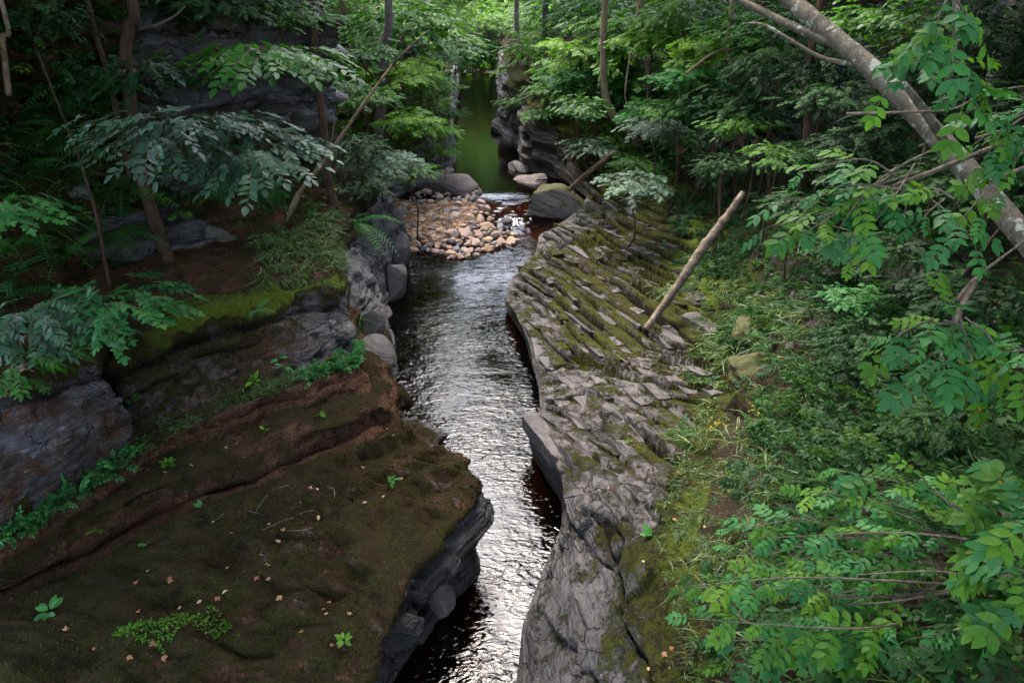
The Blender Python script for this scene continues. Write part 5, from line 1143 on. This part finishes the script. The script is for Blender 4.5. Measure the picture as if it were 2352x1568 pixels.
leafy("glossy_shrub", "low shrub of small dark glossy leaves at the left edge", "bush", Py(75, 745, 8.2), (.75, .6, .42), 120, .36, 'narrow', 'leaf_grey', 406, hit(60, 800)[0], 6)
leafy("glossy_shrub", "dense small leaved plant below the sycamore leaved one at the left edge", "bush", Py(40, 840, 7.6), (.35, .3, .3), 40, .3, 'narrow', 'leaf_mid', 407, hit(40, 860)[0], 4)
leafy("leafy_plant", "lobed leaf plant at the left edge above the earthy slope", "plant", Py(20, 480, 8.9), (.45, .4, .3), 26, .45, 'palm', 'leaf_fresh', 408, hit(20, 520)[0], 4)
leafy("leafy_plant", "small leafy seedling at the left edge on the lower slab", "plant", Py(14, 890, 7.4), (.2, .2, .12), 10, .25, 'oval', 'leaf_fresh', 409, hit(14, 905)[0], 3)

# ash branches: twig + compound leaves, each leaf a part
ASHM = {}
for key in ('leaf_fresh', 'leaf_mid', 'leaf_sun', 'leaf_grey'):
    ASHM[key] = []
    for c_ in COMPOUND:
        mb = MB(); mb.add(c_[0], tris=c_[1], tint=np.clip(.5 + c_[2], 0, 1)); ASHM[key].append(mb.mesh("ash_leaf", [M[key]]))
ra = np.random.default_rng(91)
def ash_branch(label, hub, targets, L, mats, per=6, r0=.012, sag=.06, start=.35, root=None):
    hub = np.array(hub); t = empty("ash_branch", hub, label, "branch"); mb = MB()
    if root is not None: tube(mb, [np.array(q) - hub for q in root] + [np.zeros(3)], [r0 * 1.25] * (len(root)) + [r0], 7, 14)
    n = 0; ra.shuffle(targets)
    for tg in targets:
        o_ = np.zeros(3) if root is None else (np.array(root[-1]) - hub) * ra.uniform(-.35, .8) + ra.normal(size=3) * .06
        e = np.array(tg) - hub; ln = np.linalg.norm(e); mid = (o_ + e) * .5 + np.array([0, 0, sag * ln]) + ra.normal(size=3) * .09 * ln
        c = tube(mb, [o_, mid, e], [r0 * min(.8, .4 + ln * .3), r0 * .5, r0 * .22], 6, 14)
        k_n = max(2, int(round(per * (.6 + .5 * ln))))
        for k in range(k_n):
            if n >= 100: break
            f = start + (1 - start) * (k + .5) / k_n if k < k_n - 1 else 1.0
            q = c[min(13, int(f * 13))]; tan = unit(c[min(13, int(f * 13))] - c[max(0, int(f * 13) - 2)])
            side = unit(np.cross(tan, [0, 0, 1])) * (1 if k % 2 else -1)
            fw = unit(tan * ra.uniform(.4, 1.0) + side * (ra.uniform(.5, 1.0) if k < k_n - 1 else .1) + np.array([0, 0, ra.uniform(-.45, .1)]))
            upv = unit(np.array([0, -.25, 1.0]) + ra.normal(size=3) * .28)
            Mx = frames(fw[None], upv[None], np.array([L * ra.uniform(.55, 1.25)]))[0]
            key = mats[ra.integers(len(mats))]
            o = link("leaf", ASHM[key][ra.integers(4)], t); m4 = Matrix.Identity(4)
            for i in range(3):
                for j in range(3): m4[i][j] = Mx[i, j]
                m4[i][3] = q[i]
            o.matrix_local = m4; n += 1
    link("twigs", mb.mesh("twigs", [M['twig']]), t)
    return t
FR = ['leaf_fresh', 'leaf_mid', 'leaf_fresh', 'leaf_sun']; LT = ['leaf_fresh', 'leaf_sun', 'leaf_fresh']
# big bush in the lower right: three branches
ash_branch("upper branch of the big foreground ash bush, lower right", Pd(2235, 1255, 4.9), [Pd(1745, 1235, 5.4), Pd(1790, 1180, 5.5), Pd(1850, 1130, 5.4), Pd(1930, 1080, 5.3), Pd(2010, 1150, 5.1), Pd(2110, 1090, 5.0), Pd(1900, 1210, 5.2), Pd(2050, 1230, 5.0), Pd(2160, 1140, 5.0), Pd(1830, 1255, 5.2), Pd(1960, 1160, 5.2), Pd(2290, 1160, 4.8), Pd(1720, 1290, 5.4), Pd(1680, 1215, 5.5)], .245, FR, 12, root=[Pd(2500, 1330, 4.4), Pd(2360, 1280, 4.6)])
ash_branch("middle branch of the big foreground ash bush, lower right", Pd(2200, 1330, 4.8), [Pd(1575, 1345, 5.3), Pd(1640, 1320, 5.4), Pd(1760, 1300, 5.3), Pd(1700, 1260, 5.4), Pd(1830, 1330, 5.1), Pd(1930, 1290, 5.0), Pd(2010, 1320, 4.9), Pd(1780, 1370, 5.2), Pd(1890, 1390, 5.0), Pd(2060, 1390, 4.8), Pd(1980, 1270, 5.0), Pd(2100, 1290, 4.8), Pd(1620, 1390, 5.3), Pd(1720, 1350, 5.3)], .245, FR, 12, root=[Pd(2500, 1400, 4.3), Pd(2350, 1350, 4.6)])
ash_branch("lowest hanging branch of the big foreground ash bush, at the bottom edge", Pd(2060, 1440, 4.9), [Pd(1590, 1420, 5.2), Pd(1650, 1470, 5.2), Pd(1710, 1420, 5.3), Pd(1690, 1520, 5.1), Pd(1870, 1420, 5.0), Pd(1900, 1500, 4.9), Pd(1960, 1470, 4.9)], .245, FR, 12, root=[Pd(2480, 1480, 4.3), Pd(2260, 1470, 4.7)])
ash_branch("leafy branch tip near the bottom right corner", Pd(2250, 1420, 4.3), [Pd(2080, 1470, 4.6), Pd(2130, 1530, 4.5), Pd(2180, 1450, 4.5), Pd(2240, 1490, 4.3), Pd(2120, 1440, 4.6), Pd(2310, 1480, 4.2)], .21, LT, 8, root=[Pd(2500, 1440, 4.0)])
ash_branch("close large leaved ash branch at the right edge, lower right", Pd(2400, 1280, 3.0), [Pd(2260, 1150, 3.3), Pd(2330, 1110, 3.2), Pd(2290, 1250, 3.2), Pd(2250, 1330, 3.3), Pd(2330, 1380, 3.1), Pd(2320, 1200, 3.1), Pd(2350, 1310, 3.0), Pd(2270, 1400, 3.2)], .245, FR, 12, root=[Pd(2560, 1300, 2.8)])
ash_branch("light green ash spray hanging in the middle of the right side", Pd(2050, 428, 4.2), [Pd(1765, 520, 4.3), Pd(1800, 460, 4.3), Pd(1850, 390, 4.3), Pd(1900, 430, 4.2), Pd(1830, 545, 4.2), Pd(1930, 520, 4.1), Pd(1950, 590, 4.1), Pd(1880, 490, 4.2), Pd(2010, 510, 4.1), Pd(1985, 450, 4.2)], .25, LT, 6, root=[Pd(2300, 330, 4.4), Pd(2165, 385, 4.3)])
ash_branch("light green spray in front of the lower leaning trunk", Pd(2210, 440, 4.1), [Pd(2080, 450, 4.2), Pd(2110, 510, 4.1), Pd(2190, 530, 4.0), Pd(2240, 560, 4.0), Pd(2260, 490, 4.0)], .24, LT, 5, root=[Pd(2420, 360, 4.2)])
ash_branch("light green ash spray against the shade, right of centre height", Pd(2190, 770, 3.9), [Pd(2020, 825, 4.0), Pd(2080, 800, 4.0), Pd(2130, 860, 3.9), Pd(2180, 690, 3.9), Pd(2230, 760, 3.8), Pd(2250, 880, 3.8), Pd(2300, 890, 3.8), Pd(2120, 740, 3.9), Pd(2180, 850, 3.8), Pd(2240, 810, 3.8)], .25, LT, 6, root=[Pd(2240, 650, 4.0), Pd(2205, 710, 3.95)])
ash_branch("small leaf spray entering at the right edge above the lower right bush", Pd(2400, 820, 3.7), [Pd(2320, 790, 3.8), Pd(2335, 840, 3.7), Pd(2300, 810, 3.8)], .26, LT, 5)
ash_branch("green spray with large leaves over the leaning trunk, top right", Pd(2180, 190, 3.7), [Pd(2035, 205, 3.8), Pd(2120, 130, 3.7), Pd(2200, 130, 3.6), Pd(2250, 190, 3.6), Pd(2215, 235, 3.6)], .24, LT, 6, root=[Pd(2200, -60, 3.8), Pd(2195, 80, 3.75)])
ash_branch("hanging cluster of large leaves at the top edge right of the leaning trunk", Pd(2190, -20, 3.3), [Pd(2150, 60, 3.3), Pd(2190, 90, 3.3), Pd(2240, 60, 3.3)], .26, LT, 4)
ash_branch("spray of mid green leaves along the right edge near the pale arching branch", Pd(2380, 250, 3.9), [Pd(2270, 270, 4.0), Pd(2310, 330, 4.0), Pd(2240, 330, 4.0), Pd(2330, 380, 3.9), Pd(2340, 220, 3.9), Pd(2260, 370, 4.0)], .21, FR, 5)
# ---------------------------------------------------------------- ground cover: undergrowth, grass, seedlings, litter
def cells(X, Nn, prob, n, seed):
    r = np.random.default_rng(seed)
    e1 = np.linalg.norm(np.diff(X, axis=0), axis=2)[:, :-1]; e2 = np.linalg.norm(np.diff(X, axis=1), axis=2)[:-1]
    w = (e1 * e2 * np.clip(prob[:-1, :-1], 0, None)).ravel(); k = r.choice(len(w), n, p=w / w.sum())
    i, j = np.unravel_index(k, e1.shape); a, b = r.random((2, n))
    p_ = (X[i, j] * ((1 - a) * (1 - b))[:, None] + X[i + 1, j] * (a * (1 - b))[:, None] + X[i, j + 1] * ((1 - a) * b)[:, None] + X[i + 1, j + 1] * (a * b)[:, None])
    nn = Nn[i, j] * np.sign(Nn[i, j, 2:3] + 1e-6)
    return p_, nn, r
def cover(name, label, specs, mats, seed):
    """ONE mesh of low leafy sprays nobody could count; specs = (points, normals, rng, kind, size lo, hi, lift, mat)"""
    mb = MB()
    for p_, nn, r, kind, lo, hi, lift, mt in specs:
        n = len(p_); d = unit(r.normal(size=(n, 3)) * np.array([1, 1, .25]) + nn * lift)
        d = unit(d + np.array([0, -.25, 0])); up = np.array([0, -.15, 1.0]) + r.normal(size=(n, 3)) * .3 + .35 * nn
        size = r.uniform(lo, hi, n); pt = np.clip(.5 + .24 * fbm(p_, .5, 3, seed + 3) + r.normal(size=n) * .13, .03, .97)
        wh = r.integers(0, len(SPR[kind]), n)
        for k, (lt, tt) in enumerate(SPR[kind]):
            m = wh == k; mb.scatter(lt, frames(d[m], up[m], size[m]), p_[m] + nn[m] * .02, pt[m], mt)
    return struct(mb.build(name, mats), 'stuff', label)
NR2 = gnormals(XR); NR2 = NR2 * np.sign(NR2[len(wR) // 2, 60, 2]); NL2 = gnormals(XL); NL2 = NL2 * np.sign(NL2[len(wL) // 3, 50, 2])
pR = XR.reshape(-1, 3); pL = XL.reshape(-1, 3)
nzR = fbm(pR, .42, 3, 501).reshape(shpR); nzL = fbm(pL, .42, 3, 502).reshape(shpL)
okR = np.abs(XR[..., 0]) < 24; okL = XL[..., 0] > -24
slope = (1 - .85 * ledge) * sstep(5.0, 6.0, WR + .5 * nzR) * (WR < 7.6) * (UR < 17.5) * okR * (1 - .7 * sstep(5.2, 4.2, UR + nzR) * sstep(6.3, 6.0, WR))
edge = sstep(4.5, 4.9, WR + .5 * nzR) * sstep(6.4, 5.6, WR) * (UR < 17.5)
farsl = sstep(4.1, 4.8, WR + .4 * nzR) * (WR < 7.8) * (UR >= 16.5) * okR * (XR[..., 1] < 80)
def mk(X, Nn, prob, n, seed, kind, lo, hi, lift, mt): return cells(X, Nn, prob, n, seed) + (kind, lo, hi, lift, mt)
LM = [M['leaf_under'], M['leaf_dark'], M['leaf_mid'], M['leaf_fresh'], M['leaf_sun'], M['leaf_grey'], M['leaf_far']]
nearR = (XR[..., 1] < 19)
cover("undergrowth", "tangled undergrowth of small leaves covering the right slope", [
    mk(XR, NR2, slope * nearR * (nzR > -.25), 6000, 1, 'far', .2, .48, .7, 1), mk(XR, NR2, slope * nearR * (nzR > -.1), 1800, 2, 'narrow', .2, .4, .6, 1),
    mk(XR, NR2, slope * nearR * (nzR < .25), 900, 3, 'ash', .2, .42, .6, 1), mk(XR, NR2, slope, 2200, 4, 'far', .2, .5, .8, 0),
    mk(XR, NR2, slope * sstep(.1, .3, nzR), 450, 5, 'ash', .25, .45, .7, 0), mk(XR, NR2, edge * sstep(.0, .25, nzR), 2600, 6, 'narrow', .12, .32, .5, 1), mk(XR, NR2, edge * sstep(-.1, .2, nzR), 2000, 66, 'far', .12, .32, .5, 0)], LM, 601)
cover("undergrowth", "leafy cover on the banks of the far right slope", [
    mk(XR, NR2, farsl, 3800, 7, 'far', .5, 1.0, .8, 2), mk(XR, NR2, farsl * (nzR > 0), 1500, 8, 'far', .5, 1.0, .8, 4), mk(XR, NR2, farsl * (nzR < .1), 1200, 9, 'far', .5, 1.0, .8, 1)], LM, 602)
lslope = sstep(10.9, 11.6, WW + .5 * nzL) * (WW < 15.6) * (UU < 8.2) * okL * (cliff < .5) * (scl < .4)
lriver = sstep(0, 1.2, WW + .7 * nzL - 9.2 + 5.4 * sstep(14.6, 15.8, UU)) * (WW < 15.6) * (UU >= 7.9) * okL * (XL[..., 1] < 80)
lshade = sstep(12.0, 12.6, WW) + .45
cover("undergrowth", "dark leafy undergrowth on the shaded left slope", [
    mk(XL, NL2, lslope * lshade, 1300, 11, 'far', .3, .65, .7, 1), mk(XL, NL2, lslope * (UU < 5), 800, 101, 'far', .25, .5, .7, 2), mk(XL, NL2, lslope * (nzL > .0), 700, 12, 'narrow', .2, .5, .6, 0), mk(XL, NL2, lslope * (UU < 3.2), 500, 13, 'ash', .2, .42, .6, 1),
    mk(XL, NL2, lslope * (WW > 14), 700, 14, 'far', .5, 1.0, .8, 1)], LM, 603)
cover("undergrowth", "bright leafy cover on the left bank beside the upper pool", [
    mk(XL, NL2, lriver * (XL[..., 1] > 24), 3000, 15, 'far', .45, .9, .8, 2), mk(XL, NL2, lriver * (XL[..., 1] > 24) * (nzL > -.1), 1300, 16, 'far', .4, .8, .8, 4), mk(XL, NL2, lriver * (XL[..., 1] <= 25), 900, 17, 'far', .3, .6, .7, 1), mk(XL, NL2, lriver, 600, 18, 'ash', .35, .7, .7, 2)], LM, 604)
pf2 = FARG.reshape(-1, 3); NF = gnormals(FARG); NF = NF * np.sign(NF[5, 5, 2])
cover("undergrowth", "leafy cover on the hillside beyond the far weir", [mk(FARG, NF, (np.abs(FARG[..., 0] + 2) < 35) * (FARG[..., 1] < 125) * 1.0, 4200, 19, 'far', .9, 1.9, .8, 6), mk(FARG, NF, (np.abs(FARG[..., 0] + 2) < 30) * (FARG[..., 1] < 100) * 1.0, 1500, 20, 'far', .9, 1.7, .8, 4)], LM, 605)
# grass blades
def blades(name, label, parts, mat):
    mb = MB()
    for p_, nn, r, lo, hi, lean, tint in parts:
        n = len(p_); L = r.uniform(lo, hi, n); a = unit(nn * .9 + r.normal(size=(n, 3)) * .55 + np.array([0, 0, .35])); b = unit(r.normal(size=(n, 3)) * np.array([1, 1, .1]) + np.array(lean))
        sd = unit(np.cross(a, b)); w = (.004 + .006 * r.random(n)) * (L / .3) ** .5; V = []
        for f, ww in ((0, .8), (.35, 1), (.7, .7), (1, .05)):
            c = p_ + a * (L * f * (1 - .35 * f))[:, None] + b * (L * .75 * f * f)[:, None] - np.array([0, 0, 1]) * (L * .35 * f ** 3)[:, None]
            V += [c - sd * (w * ww)[:, None], c + sd * (w * ww)[:, None]]
        v = np.stack(V, 1); q = np.array([(0, 1, 3, 2), (2, 3, 5, 4), (4, 5, 7, 6)])
        qq = q[None] + (np.arange(n) * 8)[:, None, None]
        mb.add(v.reshape(-1, 3), quads=qq.reshape(-1, 4), tint=np.repeat(np.clip(r.normal(tint, .2, n), 0, 1), 8))
    return struct(mb.build(name, mat), 'stuff', label)
def tufts(X, Nn, prob, ntuft, per, rad, seed, lo, hi, lean, tint):
    p_, nn, r = cells(X, Nn, prob, ntuft, seed)
    q = np.repeat(p_, per, 0) + r.normal(size=(ntuft * per, 3)) * np.array([rad, rad, rad * .1]); return q, np.repeat(nn, per, 0), r, lo, hi, lean, tint
blades("grass", "pale and green grass along the edge of the right slope", [
    tufts(XR, NR2, edge * sstep(1.5, 2.5, UR) * (UR < 13) * (nzR > -.2), 210, 26, .09, 21, .15, .45, (-.8, -.4, 0), .45), tufts(XR, NR2, slope * (UR < 14), 260, 18, .1, 22, .2, .55, (-.7, -.5, 0), .35),
    tufts(XR, NR2, edge * (UR < 5), 120, 40, .08, 23, .08, .2, (-.4, -.4, 0), .35)], M['grass'])
gl = sstep(9.1, 9.3, WW) * sstep(12, 11.4, WW) * sstep(5.0, 5.6, UU) * sstep(9.0, 8.2, UU)
blades("grass", "grass on the left bank above the mossy corner and on its ledges", [
    tufts(XL, NL2, gl, 130, 34, .1, 24, .2, .5, (.6, -.5, 0), .45), tufts(XL, NL2, lslope * (UU < 5) * (WW < 13), 240, 22, .1, 25, .25, .6, (.6, -.5, 0), .3),
    tufts(XL, NL2, sstep(6.95, 7.1, WW) * sstep(8.0, 7.8, WW) * (UU < 8) * (nzL > -.15), 130, 30, .07, 26, .06, .2, (.3, -.5, 0), .4)], M['grass'])
# low bright herbs along the ledge foot (nobody could count them)
lg = sstep(6.9, 7.1, WW) * sstep(8.0, 7.7, WW) * ((UU < 2.9) + (UU > 5.2) * (UU < 7.4) * (nzL > .0))
cover("ground_cover", "small bright green herbs growing in the ledge joints of the left rock", [mk(XL, NL2, lg, 420, 31, 'narrow', .08, .2, .9, 3), mk(XL, NL2, lg, 160, 32, 'oval', .12, .26, .8, 3)], LM, 606)
# moss nap: short tufts that break the smooth outline of the mossy ledges
mb = MB()
for X, Nn, pr, n, sd in ((XL, NL2, (mossL > .5) * (UU < 8) * (WW > 1.6) * (WW < 9.7) * (nzL > -.35), 34000, 41),):
    p_, nn, r = cells(X, Nn, pr, n, sd); tp = (np.array([(-.5, 0, 0), (.5, 0, 0), (0, .8, .35), (0, -.5, .05), (0, .5, .2), (.6, .1, .4)], float), np.array([(0, 1, 2), (3, 4, 5)]))
    mb.scatter(tp, frames(unit(r.normal(size=(n, 3)) + np.array([0, 0, .01])), nn + r.normal(size=(n, 3)) * .2, r.uniform(.014, .034, n)), p_ - nn * .004, np.clip(.45 + .5 * fbm(p_, 1.1, 3, 43) + r.normal(size=n) * .15, 0, 1))
M['moss_nap'] = leaf_material("moss_tufts", (.008, .009, .002), (.03, .03, .007), (.085, .085, .015), .8, .15, .1)
struct(mb.build("moss", M['moss_nap'], smooth=False), 'stuff', "short dark olive moss on the ledges")

# seedlings: individual small plants on the ledges
SEED = []
for k in range(4):
    mb = MB(); r = np.random.default_rng(700 + k); n = 7 + k
    d = unit(np.stack([r.normal(size=n), r.normal(size=n), r.uniform(.0, .8, n)], 1)); mb.scatter(LEAFN if k % 2 else LEAF, frames(d, np.array([0, 0, 1.0]) + r.normal(size=(n, 3)) * .3, r.uniform(.5, 1, n)), d * .12 + np.array([0, 0, .1]), np.clip(r.normal(.55, .2, n), 0, 1))
    SEED.append(mb.mesh("seedling", [M['leaf_fresh'] if k < 2 else M['leaf_sun']]))
rs2 = np.random.default_rng(71)
def seedling(u, v, s):
    b = hit(u, v)[0]; return place("seedling", SEED[rs2.integers(4)], b, rs2.uniform(0, 6.28), s, None, (-.1, 0))
for u, v, s, lab in [(585, 880, .38, "leafy green seedling lowest on the ledge under the layered slab"), (655, 845, .36, "tall green seedling on the ledge under the layered slab"), (640, 825, .28, "small green seedling beside the tall one under the layered slab"),
        (735, 955, .2, "seedling on the moss left of the ledge corner"), (608, 990, .2, "blue green seedling in the middle of the moss ledge"), (385, 1065, .24, "seedling by the dark joint at the slab foot"), (400, 985, .18, "seedling hanging in the dark joint above the brown trough"),
        (305, 925, .26, "strap leaved seedling in the dark joint between the slabs"), (465, 1165, .22, "seedling with round leaves at the edge of the brown trough"), (900, 1105, .25, "bright green seedling on the mossy dome near the water"), (790, 1470, .2, "green seedling near the dark edge at the bottom"),
        (430, 660, .18, "tiny seedling on the brown earth under the moss edge"), (820, 790, .3, "leafy tuft at the corner above the grey bulging rock"), (115, 1405, .32, "round leaved plant on the dark moss near the left edge"), (1500, 1230, .3, "seedling at the lower grass patch on the right rock"),
        (1480, 860, .16, "seedling on the mossy slab in the middle of the right bank"), (1530, 560, .3, "fresh green tuft on the strata near the big boulder"), (1440, 1020, .18, "pale seedling on the flat slab above the water-worn rock"), (335, 1250, .2, "seedling at the lower rim of the brown trough"), (230, 1215, .3, "leafy seedling in front of the left grey slab")]:
    tag(seedling(u, v, s * .68), lab, "plant")
bl = blades  # bright cushion on the dome
pc = hit(430, 1450)[0]; m = (np.abs(XL[..., 0] - pc[0]) < .42) & (np.abs(XL[..., 1] - pc[1]) < .3)
p_, nn, r = cells(XL, NL2, (np.hypot((XL[..., 0] - pc[0]) * .9 - (XL[..., 1] - pc[1]) * .5, (XL[..., 1] - pc[1]) * 1.5) < .34 * (1 + 1.2 * fbm(pL, 3, 2, 44).reshape(shpL))) * (WW > 1.7) * 1.0, 900, 45)
mb = MB(); n = len(p_); mb.scatter(LEAF4, frames(unit(r.normal(size=(n, 3)) + np.array([0, 0, .2])), np.array([0, 0, 1.0]) + r.normal(size=(n, 3)) * .4, r.uniform(.025, .05, n)), p_ + nn * .02, np.clip(r.normal(.6, .2, n), 0, 1))
tag(mb.build("moss_cushion", M['leaf_sun']), "bright yellow green cushion plant on the dark mossy dome", "plant")
# fallen leaves
LIT = []
for k in range(4):
    mb = MB(); r = np.random.default_rng(800 + k); v = (PALM[0] if k < 3 else LEAF[0]).copy(); v[:, 2] += .35 * v[:, 0] ** 2 * (1 if k % 2 else -1) + .18 * v[:, 1] ** 2 + r.normal(size=len(v)) * .04
    mb.add(v - np.array([0, .4, 0]), tris=(PALM[1] if k < 3 else LEAF[1]), tint=np.clip(.2 + .22 * k + 0 * v[:, 0], 0, 1)); LIT.append(mb.mesh("fallen_leaf", [M['litter']]))
LP = [(265, 1390), (438, 1412), (412, 1398), (500, 1375), (515, 1362), (545, 1260), (640, 1245), (690, 1155), (715, 1120), (880, 1140), (742, 1400), (755, 1385), (750, 1410), (890, 985), (905, 1000), (880, 1005), (520, 1030), (545, 1020), (560, 1050), (380, 1085), (440, 1070), (300, 1510), (218, 1490), (150, 1470), (390, 1330), (620, 1300), (590, 1330), (600, 1275), (310, 1340), (470, 1430), (665, 1270), (835, 1075), (920, 1100), (700, 1075), (730, 1125), (490, 1200), (350, 1480), (840, 1155), (505, 1005), (460, 980)]
for k in range(70):
    u, v = (LP[k] if k < len(LP) else (rs2.uniform(120, 1000), rs2.uniform(1060, 1540)))
    if k >= len(LP) and not (v > 1330 - .28 * u and u < 860): continue
    b, nn = hit(u, v)
    if b[2] < .8: continue
    o = place("fallen_leaf", LIT[rs2.integers(4)], b + nn * .02, rs2.uniform(0, 6.28), rs2.uniform(.05, .10), None, (rs2.uniform(-.4, .4), rs2.uniform(-.4, .4)))
    tag(o, "pale brown fallen leaf lying on the dark moss of the left rock", "leaf", "fallen leaves on the left rock")
for u, v in [(1610, 1090), (1590, 1175), (1560, 1085), (1480, 1290), (1550, 1195), (1465, 955), (1490, 1540), (1545, 1490), (1530, 1505), (1700, 1290), (1640, 780), (1620, 1210), (1400, 1120), (1350, 950)]:
    b, nn = hit(u, v); o = place("fallen_leaf", LIT[rs2.integers(4)], b + nn * .02, rs2.uniform(0, 6.28), rs2.uniform(.05, .09), None, (rs2.uniform(-.4, .4), rs2.uniform(-.4, .4)))
    tag(o, "brown fallen leaf lying on the grey rock of the right bank", "leaf", "fallen leaves on the right rock")
for u, v in [(520, 1180), (560, 1175), (640, 1205), (690, 1215), (700, 1180), (430, 1230), (760, 1130), (650, 1120), (600, 1160)]:
    b, nn = hit(u, v); a = rs2.uniform(0, 6.28); L = rs2.uniform(.12, .28); dd = np.array([math.cos(a), math.sin(a), 0]) * L
    mb = MB(); tube(mb, [-dd, np.array([0, 0, .02]) + rs2.normal(size=3) * .03, dd], [.007, .006, .003], 5, 8)
    o = mb.build("stick", M['dead_wood']); o.location = Vector(b + nn * .02); tag(o, "thin pale fallen stick on the dark moss of the left rock", "stick", "sticks on the left rock")
